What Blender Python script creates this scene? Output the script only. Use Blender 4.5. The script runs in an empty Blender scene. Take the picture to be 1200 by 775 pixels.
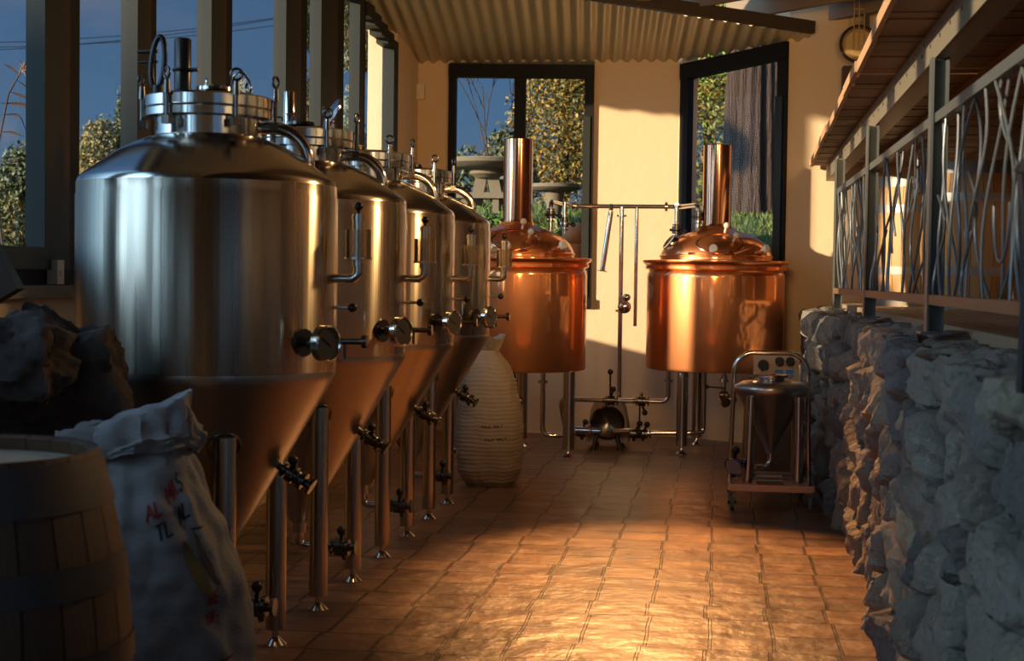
import bpy, math, random
import numpy as np
from mathutils import Vector, Matrix, noise
random.seed(7)
PI = math.pi
sc = bpy.context.scene
COL = sc.collection
def V(*a): return Vector(a[0] if len(a) == 1 else a)
def R(d): return math.radians(d)

# ---------------------------------------------------------------- camera
EYE = V(0, 0, 1.54)
F_PX, PITCH, ROLL, YAW = 1791.5, 0.035, 0.0133, 0.1344
def ray(u, v):
    a, b = u - 600, v - 387.5
    c, s = math.cos(ROLL), math.sin(ROLL)
    xc, up, fw = (a * c + b * s) / F_PX, -(-a * s + b * c) / F_PX, 1.0
    c, s = math.cos(PITCH), math.sin(PITCH)
    yc, z = fw * c + up * s, up * c - fw * s
    c, s = math.cos(YAW), math.sin(YAW)
    return V(xc * c - yc * s, xc * s + yc * c, z)
def atY(u, v, Y):
    d = ray(u, v); return EYE + d * (Y / d.y)
def atX(u, v, X):
    d = ray(u, v); return EYE + d * (X / d.x)
def atZ(u, v, Z):
    d = ray(u, v); return EYE + d * ((Z - EYE.z) / d.z)
cam_d = bpy.data.cameras.new('camera'); cam = bpy.data.objects.new('camera', cam_d); COL.objects.link(cam)
r0, u0 = (ray(601, 387.5) - ray(599, 387.5)).normalized(), (ray(600, 386.5) - ray(600, 388.5)).normalized()
bk = r0.cross(u0).normalized()
m = Matrix((r0, u0, bk)).transposed().to_4x4(); m.translation = EYE
cam.matrix_world = m
cam_d.sensor_width = 36; cam_d.lens = F_PX / 1200 * 36; cam_d.clip_end = 500
cam_d.dof.use_dof = True; cam_d.dof.focus_distance = 9.5; cam_d.dof.aperture_fstop = 4.5
sc.camera = cam

# ---------------------------------------------------------------- materials
def new_mat(name):
    mt = bpy.data.materials.new(name); mt.use_nodes = True
    nt = mt.node_tree; nt.nodes.clear()
    out = nt.nodes.new('ShaderNodeOutputMaterial')
    return mt, nt, out
def L(nt, a, b): nt.links.new(a, b)
def N(nt, t, **kw):
    n = nt.nodes.new(t)
    for k, v in kw.items():
        if k in n.inputs.keys() if isinstance(k, str) else False: n.inputs[k].default_value = v
        else: setattr(n, k, v)
    return n
def c4(c): return (c[0], c[1], c[2], 1)
def pbr(name, col, rough=.6, metal=0.0, var=0.0, vscale=4.0, bump=0.0, bscale=20.0, stretch=(1, 1, 1), col2=None, aniso=0.0, attr=False, rvar=0.0, coat=0.0, detail=6):
    mt, nt, out = new_mat(name)
    b = N(nt, 'ShaderNodeBsdfPrincipled'); L(nt, b.outputs[0], out.inputs[0])
    b.inputs['Base Color'].default_value = c4(col); b.inputs['Roughness'].default_value = rough; b.inputs['Metallic'].default_value = metal
    if coat: b.inputs['Coat Weight'].default_value = coat
    tc = N(nt, 'ShaderNodeTexCoord'); mp = N(nt, 'ShaderNodeMapping'); mp.inputs['Scale'].default_value = stretch
    L(nt, tc.outputs['Object'], mp.inputs['Vector'])
    src = None
    if attr:
        at = N(nt, 'ShaderNodeVertexColor'); at.layer_name = 'Col'; src = at.outputs['Color']
    if var or col2:
        nz = N(nt, 'ShaderNodeTexNoise'); nz.inputs['Scale'].default_value = vscale; nz.inputs['Detail'].default_value = detail
        L(nt, mp.outputs[0], nz.inputs['Vector'])
        if col2 is None: col2 = tuple(x * (1 - var) for x in col)
        rp = N(nt, 'ShaderNodeValToRGB'); rp.color_ramp.elements[0].position = .35; rp.color_ramp.elements[1].position = .68
        if src is None:
            rp.color_ramp.elements[0].color = c4(col2); rp.color_ramp.elements[1].color = c4(col)
            src = rp.outputs[0]
        else:
            k = 1 - var
            rp.color_ramp.elements[0].color = (k, k, k, 1); rp.color_ramp.elements[1].color = (1, 1, 1, 1)
            mx = N(nt, 'ShaderNodeMix'); mx.data_type = 'RGBA'; mx.blend_type = 'MULTIPLY'; mx.inputs[0].default_value = 1
            L(nt, src, mx.inputs[6]); L(nt, rp.outputs[0], mx.inputs[7]); src = mx.outputs[2]
        if rvar:
            mr = N(nt, 'ShaderNodeMapRange'); mr.inputs['To Min'].default_value = rough - rvar; mr.inputs['To Max'].default_value = rough + rvar
            L(nt, nz.outputs[0], mr.inputs[0]); L(nt, mr.outputs[0], b.inputs['Roughness'])
    if src is not None: L(nt, src, b.inputs['Base Color'])
    if bump:
        n2 = N(nt, 'ShaderNodeTexNoise'); n2.inputs['Scale'].default_value = bscale; n2.inputs['Detail'].default_value = detail
        L(nt, mp.outputs[0], n2.inputs['Vector'])
        bp = N(nt, 'ShaderNodeBump'); bp.inputs['Strength'].default_value = 1; bp.inputs['Distance'].default_value = bump
        L(nt, n2.outputs[0], bp.inputs['Height']); L(nt, bp.outputs[0], b.inputs['Normal'])
    if aniso:
        b.inputs['Anisotropic'].default_value = aniso; b.inputs['Anisotropic Rotation'].default_value = .25
        tg = N(nt, 'ShaderNodeTangent'); tg.direction_type = 'RADIAL'; tg.axis = 'Z'; L(nt, tg.outputs[0], b.inputs['Tangent'])
    return mt
M = {}
M['plaster'] = pbr('cream plaster', (.68, .505, .305), .85, var=.16, vscale=1.6, bump=.006, bscale=9)
M['brushed'] = pbr('brushed stainless steel', (.80, .685, .53), .29, 1, var=.5, vscale=4, stretch=(14, 14, .05), aniso=1.0, rvar=.06, bump=.0005, bscale=4, detail=3)  # vertical streaks in the colour imitate smeared reflections
M['brushed_cone'] = pbr('dull stainless steel', (.60, .55, .50), .30, 1, var=.15, vscale=4, aniso=.6)
M['steel'] = pbr('polished stainless steel', (.68, .65, .60), .13, 1)
M['shoulder'] = pbr('spun stainless steel', (.70, .65, .58), .17, 1, var=.2, vscale=3, aniso=.5, bump=.004, bscale=2.2, detail=2)
M['leg_steel'] = pbr('satin stainless steel', (.58, .55, .50), .22, 1, var=.1, vscale=6)
M['dark_steel'] = pbr('dark steel fittings', (.16, .15, .14), .25, 1)
M['black'] = pbr('black plastic', (.012, .012, .013), .3)
M['rubber'] = pbr('grey green caster rubber', (.17, .19, .15), .55)
M['copper_'] = pbr('polished copper', (.93, .46, .22), .10, 1, col2=(.80, .34, .14), vscale=7, bump=.0022, bscale=5, stretch=(1, 1, .45), rvar=.05, detail=3)
def copper_mat():
    mt = pbr('polished copper', (.96, .43, .19), .09, 1, col2=(.86, .33, .12), vscale=7, bump=.0022, bscale=5, stretch=(1, 1, .45), rvar=.04, detail=3)
    nt = mt.node_tree; a = [n for n in nt.nodes if n.type == 'BSDF_PRINCIPLED'][0]; out = [n for n in nt.nodes if n.type == 'OUTPUT_MATERIAL'][0]
    b = nt.nodes.new('ShaderNodeBsdfPrincipled'); b.inputs['Metallic'].default_value = 1; b.inputs['Roughness'].default_value = .48
    L(nt, a.inputs['Base Color'].links[0].from_socket, b.inputs['Base Color'])
    mx = nt.nodes.new('ShaderNodeMixShader'); mx.inputs[0].default_value = .42; L(nt, a.outputs[0], mx.inputs[1]); L(nt, b.outputs[0], mx.inputs[2]); L(nt, mx.outputs[0], out.inputs[0]); return mt
M['copper'] = copper_mat()
M['copper_dark'] = pbr('aged copper', (.66, .33, .19), .13, 1, col2=(.42, .2, .12), vscale=6, bump=.0012, bscale=4, stretch=(1, 1, .4), detail=3)
M['white_enamel'] = pbr('white enamel', (.8, .78, .72), .35)
M['dial'] = pbr('grey dial face', (.085, .078, .066), .35, var=.2, vscale=30)
M['frame_grey'] = pbr('grey green painted timber', (.020, .023, .019), .5, var=.15, vscale=9, stretch=(1, 1, .2))
M['frame_brown'] = pbr('brown stained timber', (.045, .025, .013), .5, var=.35, vscale=14, stretch=(4, 4, .4))
M['frame_black'] = pbr('black window frame', (.004, .0035, .003), .6)
M['sill'] = pbr('grey stone sill', (.22, .18, .14), .7, var=.3, vscale=8, bump=.004)
M['corrugated'] = pbr('weathered zinc sheet', (.62, .54, .36), .48, .35, var=.3, vscale=5, stretch=(1, .35, 1))
M['ceiling_dark'] = pbr('dark stained ceiling boards', (.05, .034, .022), .7, var=.3, vscale=6)
M['joist'] = pbr('brown rafter timber', (.24, .17, .10), .6, var=.3, vscale=10)
M['soffit_wood'] = pbr('weathered soffit boards', (.30, .165, .085), .6, col2=(.13, .07, .04), vscale=7, stretch=(.5, 7, 1), bump=.003, bscale=14, attr=False)
M['wood_edge'] = pbr('pale sawn timber', (.58, .33, .17), .7, var=.35, vscale=9)
M['galv'] = pbr('galvanised channel steel', (.30, .25, .17), .45, .4, var=.25, vscale=7)
M['post'] = pbr('grey painted steel post', (.12, .13, .12), .4, .25, var=.25, vscale=8)
M['rod'] = pbr('grey steel rod', (.19, .20, .20), .4, .5)
M['iron'] = pbr('rusted dark iron', (.045, .035, .03), .6, .4)
M['rust_rail'] = pbr('rust tinted rail', (.36, .19, .10), .5, .3, var=.4, vscale=8)
M['deck'] = pbr('weathered deck boards', (.40, .27, .16), .65, var=.4, vscale=6, stretch=(6, .5, 1), bump=.004)
M['wall_wood'] = pbr('dark timber boards', (.19, .085, .032), .6, var=.5, vscale=5, stretch=(1, .5, 6), bump=.004)
M['stone'] = pbr('quarried wall stone', (.3, .27, .23), .9, var=.55, vscale=9, bump=.045, bscale=16, attr=True)
M['boulder'] = pbr('dark rough rock', (.085, .07, .06), .9, col2=(.03, .022, .018), vscale=4, bump=.02, bscale=12)
M['sack'] = pbr('white woven sack', (.31, .30, .295), .75, var=.25, vscale=6, bump=.003, bscale=60, stretch=(1, 1, 3))
M['sack_warm'] = pbr('pale woven sack', (.40, .30, .20), .8, var=.25, vscale=8, bump=.004, bscale=40, stretch=(1, 1, 3))
M['ink_red'] = pbr('red print', (.34, .05, .035), .8)
M['ink_dark'] = pbr('dark print', (.045, .04, .045), .8)
M['ink_olive'] = pbr('olive print', (.16, .13, .05), .8)
M['stave'] = pbr('oak staves', (.3, .2, .1), .55, var=.35, vscale=5, stretch=(6, 6, .6), attr=True, bump=.002, bscale=20)
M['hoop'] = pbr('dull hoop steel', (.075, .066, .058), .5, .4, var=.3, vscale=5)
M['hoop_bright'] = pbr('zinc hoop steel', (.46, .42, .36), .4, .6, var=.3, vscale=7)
M['barrel_head'] = pbr('pale oak barrel head', (.42, .36, .26), .7, var=.3, vscale=5, stretch=(8, 1, 1))
M['motor'] = pbr('dull motor casing', (.22, .17, .12), .4, .5)
M['yellow'] = pbr('yellow sticker', (.5, .34, .05), .6)
M['blue'] = pbr('blue label', (.02, .16, .42), .5)
M['cabinet'] = pbr('red brown cabinet panel', (.22, .09, .045), .5, var=.3, vscale=5)
M['panel'] = pbr('warm grey control panel', (.36, .27, .19), .45, .3)
M['lantern'] = pbr('yellowed lamp housing', (.50, .32, .11), .5, var=.2)
M['plastic_white'] = pbr('off white plastic', (.62, .54, .42), .45)
M['concrete'] = pbr('mossy concrete', (.19, .155, .10), .9, var=.4, vscale=6, bump=.006)
M['bark'] = pbr('ridged tree bark', (.12, .07, .045), .95, col2=(.016, .01, .008), vscale=5, stretch=(6, 6, .55), bump=.12, bscale=7)
M['twig'] = pbr('bare twigs', (.045, .03, .022), .9)
M['leaf'] = pbr('leaves', (.3, .3, .1), .6, attr=True)
M['soil'] = pbr('dry grass bank', (.09, .10, .03), .95, col2=(.045, .065, .018), vscale=3)
M['grass'] = pbr('grass blades', (.13, .22, .04), .7, attr=True)
M['cable'] = pbr('black cable', (.01, .01, .012), .6)
M['terracotta'] = pbr('terracotta', (.55, .24, .10), .8)
M['blocker_wall'] = pbr('sun blocker render', (.35, .30, .24), .9)

for k_ in ('frame_grey', 'frame_brown', 'frame_black'):
    for n_ in M[k_].node_tree.nodes:
        if n_.type == 'BSDF_PRINCIPLED': n_.inputs['Specular IOR Level'].default_value = .22
def glass(name, tint, gloss=1.0, haze=0.0):
    mt, nt, out = new_mat(name)
    tr = N(nt, 'ShaderNodeBsdfTransparent'); tr.inputs[0].default_value = c4(tint)
    gl = N(nt, 'ShaderNodeBsdfGlossy'); gl.inputs['Roughness'].default_value = .02
    fr = N(nt, 'ShaderNodeFresnel'); fr.inputs['IOR'].default_value = 1.45
    mu = N(nt, 'ShaderNodeMath', operation='MULTIPLY'); mu.inputs[1].default_value = gloss; L(nt, fr.outputs[0], mu.inputs[0])
    mx = N(nt, 'ShaderNodeMixShader'); L(nt, mu.outputs[0], mx.inputs[0]); L(nt, tr.outputs[0], mx.inputs[1]); L(nt, gl.outputs[0], mx.inputs[2])
    last = mx.outputs[0]
    if haze:
        df = N(nt, 'ShaderNodeBsdfTranslucent'); df.inputs[0].default_value = (.75, .6, .4, 1)
        m2 = N(nt, 'ShaderNodeMixShader'); m2.inputs[0].default_value = haze; L(nt, last, m2.inputs[1]); L(nt, df.outputs[0], m2.inputs[2]); last = m2.outputs[0]
    L(nt, last, out.inputs[0]); return mt
M['glass'] = glass('window glass', (.97, .975, .97), .4)
M['clear_pane'] = glass('clear pane', (.98, .98, .975), .12)
M['jar'] = glass('clear airlock jar', (.97, .93, .85), 1.0, .10)

def floor_mat():
    mt, nt, out = new_mat('worn stone pavers')
    b = N(nt, 'ShaderNodeBsdfPrincipled'); L(nt, b.outputs[0], out.inputs[0])
    tc = N(nt, 'ShaderNodeTexCoord')
    wv = N(nt, 'ShaderNodeTexNoise'); wv.inputs['Scale'].default_value = 2.2; wv.inputs['Detail'].default_value = 4
    L(nt, tc.outputs['Object'], wv.inputs['Vector'])
    ad = N(nt, 'ShaderNodeVectorMath', operation='MULTIPLY_ADD'); ad.inputs[1].default_value = (.03, .03, 0)
    L(nt, wv.outputs['Color'], ad.inputs[0]); L(nt, tc.outputs['Object'], ad.inputs[2])
    br = N(nt, 'ShaderNodeTexBrick'); br.offset = .07; br.offset_frequency = 3; br.squash = 1
    br.inputs['Scale'].default_value = 1; br.inputs['Brick Width'].default_value = .272; br.inputs['Row Height'].default_value = .29
    br.inputs['Mortar Size'].default_value = .008; br.inputs['Mortar Smooth'].default_value = .35; br.inputs['Bias'].default_value = -.1
    br.inputs['Color1'].default_value = (.30, .165, .09, 1); br.inputs['Color2'].default_value = (.145, .078, .045, 1); br.inputs['Mortar'].default_value = (.06, .035, .022, 1)
    L(nt, ad.outputs[0], br.inputs['Vector'])
    n1 = N(nt, 'ShaderNodeTexNoise'); n1.inputs['Scale'].default_value = 6; n1.inputs['Detail'].default_value = 8; L(nt, tc.outputs['Object'], n1.inputs['Vector'])
    rp = N(nt, 'ShaderNodeValToRGB'); rp.color_ramp.elements[0].position = .3; rp.color_ramp.elements[1].position = .7
    rp.color_ramp.elements[0].color = (.55, .52, .5, 1); rp.color_ramp.elements[1].color = (1.1, 1.05, 1, 1); L(nt, n1.outputs[0], rp.inputs[0])
    mx = N(nt, 'ShaderNodeMix'); mx.data_type = 'RGBA'; mx.blend_type = 'MULTIPLY'; mx.inputs[0].default_value = 1
    L(nt, br.outputs['Color'], mx.inputs[6]); L(nt, rp.outputs[0], mx.inputs[7]); L(nt, mx.outputs[2], b.inputs['Base Color'])
    # cracks and height
    vo = N(nt, 'ShaderNodeTexVoronoi'); vo.feature = 'DISTANCE_TO_EDGE'; vo.inputs['Scale'].default_value = 2.6; L(nt, ad.outputs[0], vo.inputs['Vector'])
    cr = N(nt, 'ShaderNodeMath', operation='LESS_THAN'); cr.inputs[1].default_value = .006; L(nt, vo.outputs['Distance'], cr.inputs[0])
    n2 = N(nt, 'ShaderNodeTexNoise'); n2.inputs['Scale'].default_value = 5; n2.inputs['Detail'].default_value = 7; L(nt, tc.outputs['Object'], n2.inputs['Vector'])
    h = N(nt, 'ShaderNodeMath', operation='MULTIPLY_ADD'); h.inputs[1].default_value = -1.1; L(nt, br.outputs['Fac'], h.inputs[0]); L(nt, n2.outputs[0], h.inputs[2])
    h2 = N(nt, 'ShaderNodeMath', operation='MULTIPLY_ADD'); h2.inputs[1].default_value = -.6; L(nt, cr.outputs[0], h2.inputs[0]); L(nt, h.outputs[0], h2.inputs[2])
    bp = N(nt, 'ShaderNodeBump'); bp.inputs['Distance'].default_value = .022; bp.inputs['Strength'].default_value = 1
    L(nt, h2.outputs[0], bp.inputs['Height']); L(nt, bp.outputs[0], b.inputs['Normal'])
    mr = N(nt, 'ShaderNodeMapRange'); mr.inputs['To Min'].default_value = .26; mr.inputs['To Max'].default_value = .5
    L(nt, n1.outputs[0], mr.inputs[0]); L(nt, mr.outputs[0], b.inputs['Roughness'])
    return mt
M['floor'] = floor_mat()

# ---------------------------------------------------------------- mesh builder
class MB:
    def __init__(s): s.v, s.f, s.sm, s.c = [], [], [], []; s.cur = None
    def add(s, vs, fs, smooth=True):
        o = len(s.v); s.v += [tuple(p) for p in vs]
        for f in fs:
            s.f.append([i + o for i in f]); s.sm.append(smooth)
        s.c += [s.cur] * len(vs); return s
    def box(s, lo, hi, rot=None, at=None):
        x0, y0, z0 = lo; x1, y1, z1 = hi
        vs = [V(x, y, z) for x in (x0, x1) for y in (y0, y1) for z in (z0, z1)]
        if rot is not None:
            c = V(at) if at is not None else (V(lo) + V(hi)) / 2
            vs = [c + rot @ (p - c) for p in vs]
        return s.add(vs, [(0, 1, 3, 2), (4, 6, 7, 5), (0, 4, 5, 1), (2, 3, 7, 6), (0, 2, 6, 4), (1, 5, 7, 3)], False)
    def bar(s, a, b, w, h, up=(0, 0, 1)):
        a, b = V(a), V(b); d = (b - a).normalized(); u = V(up)
        sd = d.cross(u)
        if sd.length < 1e-4: sd = d.cross(V(0, 1, 0))
        sd.normalize(); u = sd.cross(d).normalized()
        vs = [p + sd * (w / 2 * i) + u * (h / 2 * j) for p in (a, b) for i in (-1, 1) for j in (-1, 1)]
        return s.add(vs, [(0, 1, 3, 2), (4, 6, 7, 5), (0, 4, 5, 1), (2, 3, 7, 6), (0, 2, 6, 4), (1, 5, 7, 3)], False)
    def cyl(s, a, b, r, r2=None, n=20, caps=True):
        a, b = V(a), V(b); r2 = r if r2 is None else r2
        d = (b - a).normalized(); x = d.orthogonal().normalized(); y = d.cross(x)
        vs = []
        for p, q in ((a, r), (b, r2)):
            for i in range(n):
                t = 2 * PI * i / n; vs.append(p + x * (q * math.cos(t)) + y * (q * math.sin(t)))
        s.add(vs, [(i, (i + 1) % n, n + (i + 1) % n, n + i) for i in range(n)])
        if caps:
            s.add(vs[:n], [tuple(range(n))[::-1]], False); s.add(vs[n:], [tuple(range(n))], False)
        return s
    def lathe(s, prof, c=(0, 0, 0), axis=None, n=48):
        c = V(c)
        if axis is None: x, y, z = V(1, 0, 0), V(0, 1, 0), V(0, 0, 1)
        else:
            z = V(axis).normalized(); x = z.orthogonal().normalized(); y = z.cross(x)
        vs, fs = [], []
        k = len(prof)
        for i in range(n):
            t = 2 * PI * i / n; e = x * math.cos(t) + y * math.sin(t)
            for r, h in prof: vs.append(c + e * r + z * h)
        for i in range(n):
            j = (i + 1) % n
            for q in range(k - 1): fs.append((i * k + q, j * k + q, j * k + q + 1, i * k + q + 1))
        return s.add(vs, fs)
    def tube(s, pts, r, n=12, caps=True, r2=None):
        pts = [V(p) for p in pts]; k = len(pts); vs = []; x = None
        for i, p in enumerate(pts):
            d = (pts[min(i + 1, k - 1)] - pts[max(i - 1, 0)]).normalized()
            x = d.orthogonal().normalized() if x is None else (x - d * x.dot(d)).normalized()
            y = d.cross(x); rr = r if r2 is None else r + (r2 - r) * i / (k - 1)
            for j in range(n):
                t = 2 * PI * j / n; vs.append(p + x * (rr * math.cos(t)) + y * (rr * math.sin(t)))
        fs = [(i * n + j, i * n + (j + 1) % n, (i + 1) * n + (j + 1) % n, (i + 1) * n + j) for i in range(k - 1) for j in range(n)]
        s.add(vs, fs)
        if caps: s.add(vs[:n], [tuple(range(n))[::-1]], False); s.add(vs[-n:], [tuple(range(n))], False)
        return s
    def ball(s, c, r, n=14, sc_=(1, 1, 1)):
        c = V(c); vs = []; fs = []
        for i in range(n // 2 + 1):
            a = PI * i / (n // 2)
            for j in range(n):
                t = 2 * PI * j / n
                vs.append(c + V(r * sc_[0] * math.sin(a) * math.cos(t), r * sc_[1] * math.sin(a) * math.sin(t), r * sc_[2] * math.cos(a)))
        for i in range(n // 2):
            for j in range(n): fs.append((i * n + j, (i + 1) * n + j, (i + 1) * n + (j + 1) % n, i * n + (j + 1) % n))
        return s.add(vs, fs)
    def torus(s, c, axis, r, q, n=24, m=8, sx=1.0):
        z = V(axis).normalized(); x = z.orthogonal().normalized(); y = z.cross(x)
        c = V(c)
        pts = [c + x * (r * sx * math.cos(2 * PI * i / n)) + y * (r * math.sin(2 * PI * i / n)) for i in range(n)]
        vs, fs = [], []
        for i in range(n):
            t = (pts[(i + 1) % n] - pts[i - 1]).normalized(); nn = z; o = t.cross(nn)
            for j in range(m):
                a = 2 * PI * j / m; vs.append(pts[i] + o * (q * math.cos(a)) + nn * (q * math.sin(a)))
        for i in range(n):
            for j in range(m): fs.append((i * m + j, ((i + 1) % n) * m + j, ((i + 1) % n) * m + (j + 1) % m, i * m + (j + 1) % m))
        return s.add(vs, fs)
    def grid(s, fn, nu, nv, closed_u=False):
        vs = [fn(i / (nu if closed_u else nu - 1), j / (nv - 1)) for i in range(nu) for j in range(nv)]
        fs = []
        for i in range(nu if closed_u else nu - 1):
            for j in range(nv - 1):
                a, b = i * nv + j, ((i + 1) % nu) * nv + j
                fs.append((a, b, b + 1, a + 1))
        return s.add(vs, fs)
    def mesh(s, name, mat, sharp=40):
        me = bpy.data.meshes.new(name); me.from_pydata(s.v, [], s.f); me.materials.append(mat)
        me.polygons.foreach_set('use_smooth', s.sm)
        if any(c is not None for c in s.c):
            a = me.color_attributes.new('Col', 'FLOAT_COLOR', 'POINT')
            a.data.foreach_set('color', [x for c in s.c for x in (c4(c) if c else (1, 1, 1, 1))])
        me.update()
        try: me.set_sharp_from_angle(angle=R(sharp))
        except Exception: pass
        return me
    def build(s, name, mat, parent=None, loc=None, label=None):
        o = bpy.data.objects.new(name, s.mesh(name, M[mat] if isinstance(mat, str) else mat)); COL.objects.link(o)
        if parent is not None: o.parent = parent
        if loc is not None: o.location = loc
        if label: o['label'] = label
        return o
def tag(o, label=None, cat=None, group=None, kind=None):
    if label: o['label'] = label
    if cat: o['category'] = cat
    if group: o['group'] = group
    if kind: o['kind'] = kind
    return o
def thing(name, loc, label, cat, group=None, rz=0):
    o = bpy.data.objects.new(name, None); COL.objects.link(o); o.location = loc; o.rotation_euler = (0, 0, rz); o.empty_display_size = .1
    return tag(o, label, cat, group)
def kids(o): return [c for c in COL.objects if c.parent == o]
def copy_tree(o, parent=None):
    c = o.copy(); COL.objects.link(c); c.parent = parent
    for ch in kids(o): copy_tree(ch, c)
    return c
def struct(mb, name, mat, parent=None):
    o = mb.build(name, mat, parent)
    if parent is None: o['kind'] = 'structure'
    return o
def arc(c, a, b, r, t0, t1, n=8):
    c, a, b = V(c), V(a), V(b)
    return [c + a * (r * math.cos(t0 + (t1 - t0) * i / n)) + b * (r * math.sin(t0 + (t1 - t0) * i / n)) for i in range(n + 1)]
def rounded(pts, r=.05, n=5):
    pts = [V(p) for p in pts]; out = [pts[0]]
    for i in range(1, len(pts) - 1):
        p = pts[i]; a, b = pts[i - 1] - p, pts[i + 1] - p
        q = min(r, a.length * .49, b.length * .49); A, B = p + a.normalized() * q, p + b.normalized() * q
        for k in range(n + 1):
            t = k / n; out.append(A * (1 - t) ** 2 + p * (2 * t * (1 - t)) + B * t ** 2)
    return out + [pts[-1]]

# ================================================================ SETTING
XW = -3.0           # inner face of the window wall
YB = 15.0           # back wall
ZD = 1.35           # deck level
def head(y): return min(3.70 + .14 * (14 - y), 4.05)
fl = MB().box((-3.4, -4, -.12), (3.2, 15.4, 0)); struct(fl, 'floor', 'floor')
YL0 = 10.55
w = MB().box((XW - .28, -4, 0), (XW, YL0, 1.42)); w.box((XW - .28, YL0, 0), (XW, 14.0, 1.14))
w.box((XW - .28, -4, 4.0), (XW - .08, 12.0, 4.5)); w.add([(XW - .1, 11.9, 4.0), (XW - .1, 14.0, 3.68), (XW - .1, 14.0, 4.5), (XW - .1, 11.9, 4.5)], [(0, 1, 2, 3)], False)
w.box((XW - .28, 14.0, 0), (XW, 15.2, 4.1))
struct(w, 'wall_left', 'plaster')
w = MB().box((XW - .34, -4, 1.42), (XW + .05, YL0, 1.475)); w.box((XW - .34, YL0, 1.14), (XW + .05, 14.0, 1.19)); struct(w, 'trim_1', 'sill')
w = MB().box((XW - .10, -4, 1.475), (XW - .02, YL0, 1.545)); w.box((XW - .10, YL0, 1.19), (XW - .02, 14.0, 1.24)); struct(w, 'trim_2', 'frame_black')  # black strip stands in for the shaded gap under the frames
# window wall: posts (photo columns) then panes
posts = [(52, 70, 80, 95), (160, 163, 170, 184), (258, 272, 252, 246), (335, 347, 359, 333), (374, 388, 392, 402), (419, 422, 424, 427), (458, 462, 465, 467)]
def yx(px): return atX(px, 320, XW).y
edges = []
for p in posts: edges.append((yx(min(p)), yx(max(p))))
early = [(4.9, 5.2), (3.6, 3.85), (2.3, 2.55), (1.0, 1.25), (-.3, -.05), (-1.6, -1.35), (-2.9, -2.65)]
full = sorted(early + edges)
for i in range(len(full) - 1):
    y0, y1 = full[i][1], full[i + 1][0]       # clear opening
    ya, yb = full[i][0], full[i][1]
    zb_ = 1.545 if y0 < YL0 - .2 else 1.24
    f = MB()
    mid = ya + (yb - ya) * .5
    f.box((XW - .09, ya, zb_), (XW - .0, mid, head(mid)))                          # grey jamb
    f.box((XW - .11, y0, zb_), (XW + .015, full[i + 1][0], zb_ + .1))                   # bottom rail
    for k in range(4):
        q0, q1 = y0 + (y1 - y0) * k / 4, y0 + (y1 - y0) * (k + 1) / 4
        f.box((XW - .10, q0, head(q1) - .10), (XW + .01, q1, head(q1) + .02))
    wd = struct(f, 'window_%d' % (i + 1), 'frame_grey')
    f = MB(); f.box((XW - .10, mid, zb_), (XW - .005, mid + (yb - mid) * .4, head(mid) - .02)); f.build('stile', 'frame_brown', wd)
    f = MB(); f.box((XW - .12, mid + (yb - mid) * .4, zb_), (XW - .01, yb, head(yb))); f.build('stile', 'frame_black', wd)
    f = MB(); f.add([(XW - .06, y0, zb_ + .1), (XW - .06, y1, zb_ + .1), (XW - .06, y1, head(y1) - .08), (XW - .06, y0, head(y0) - .08)], [(0, 1, 2, 3)], False)
    f.build('pane', 'glass', wd)
f = MB(); f.box((XW - .10, full[-1][0], 1.14), (XW + .01, 14.0, head(14))); struct(f, 'trim_3', 'frame_grey')
# back wall with two openings
def wallpoly(name, P, Q, holes, z0, z1, th=.28):
    """vertical wall P->Q with openings given as (s0,s1,za,zb) in metres along it"""
    P, Q = V(P[0], P[1], 0), V(Q[0], Q[1], 0); d = (Q - P).normalized(); n = V(-d.y, d.x, 0)
    if n.y < 0: n = -n
    LEN = (Q - P).length; mb = MB()
    cuts = [0]; 
    def seg(a, b, za, zb):
        vs = [P + d * s + n * t + V(0, 0, z) for s in (a, b) for t in (0, th) for z in (za, zb)]
        mb.add(vs, [(0, 1, 3, 2), (4, 6, 7, 5), (0, 4, 5, 1), (2, 3, 7, 6), (0, 2, 6, 4), (1, 5, 7, 3)], False)
    pos = 0
    for a, b, za, zb in holes:
        if a > pos: seg(pos, a, z0, z1)
        seg(a, b, z0, za)
        if zb < z1: seg(a, b, zb, z1)
        pos = b
    if pos < LEN: seg(pos, LEN, z0, z1)
    return struct(mb, name, 'plaster'), P, d, n
xa, xb = atY(527, 75, YB).x, atY(697, 78, YB).x
P1 = (-.42, YB); P2 = (.60, 14.36)
wallpoly('wall_back', (XW - .28, YB), P1, [(xa - (XW - .28), xb - (XW - .28), 1.25, 3.66)], 0, 4.1)
LR = math.hypot(P2[0] - P1[0], P2[1] - P1[1])
wallpoly('wall_bay', P1, P2, [(.03, LR - .03, 1.25, 3.78)], 0, 4.1)
wallpoly('wall_right', P2, (2.6, 14.3), [], 0, 4.1)
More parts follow.
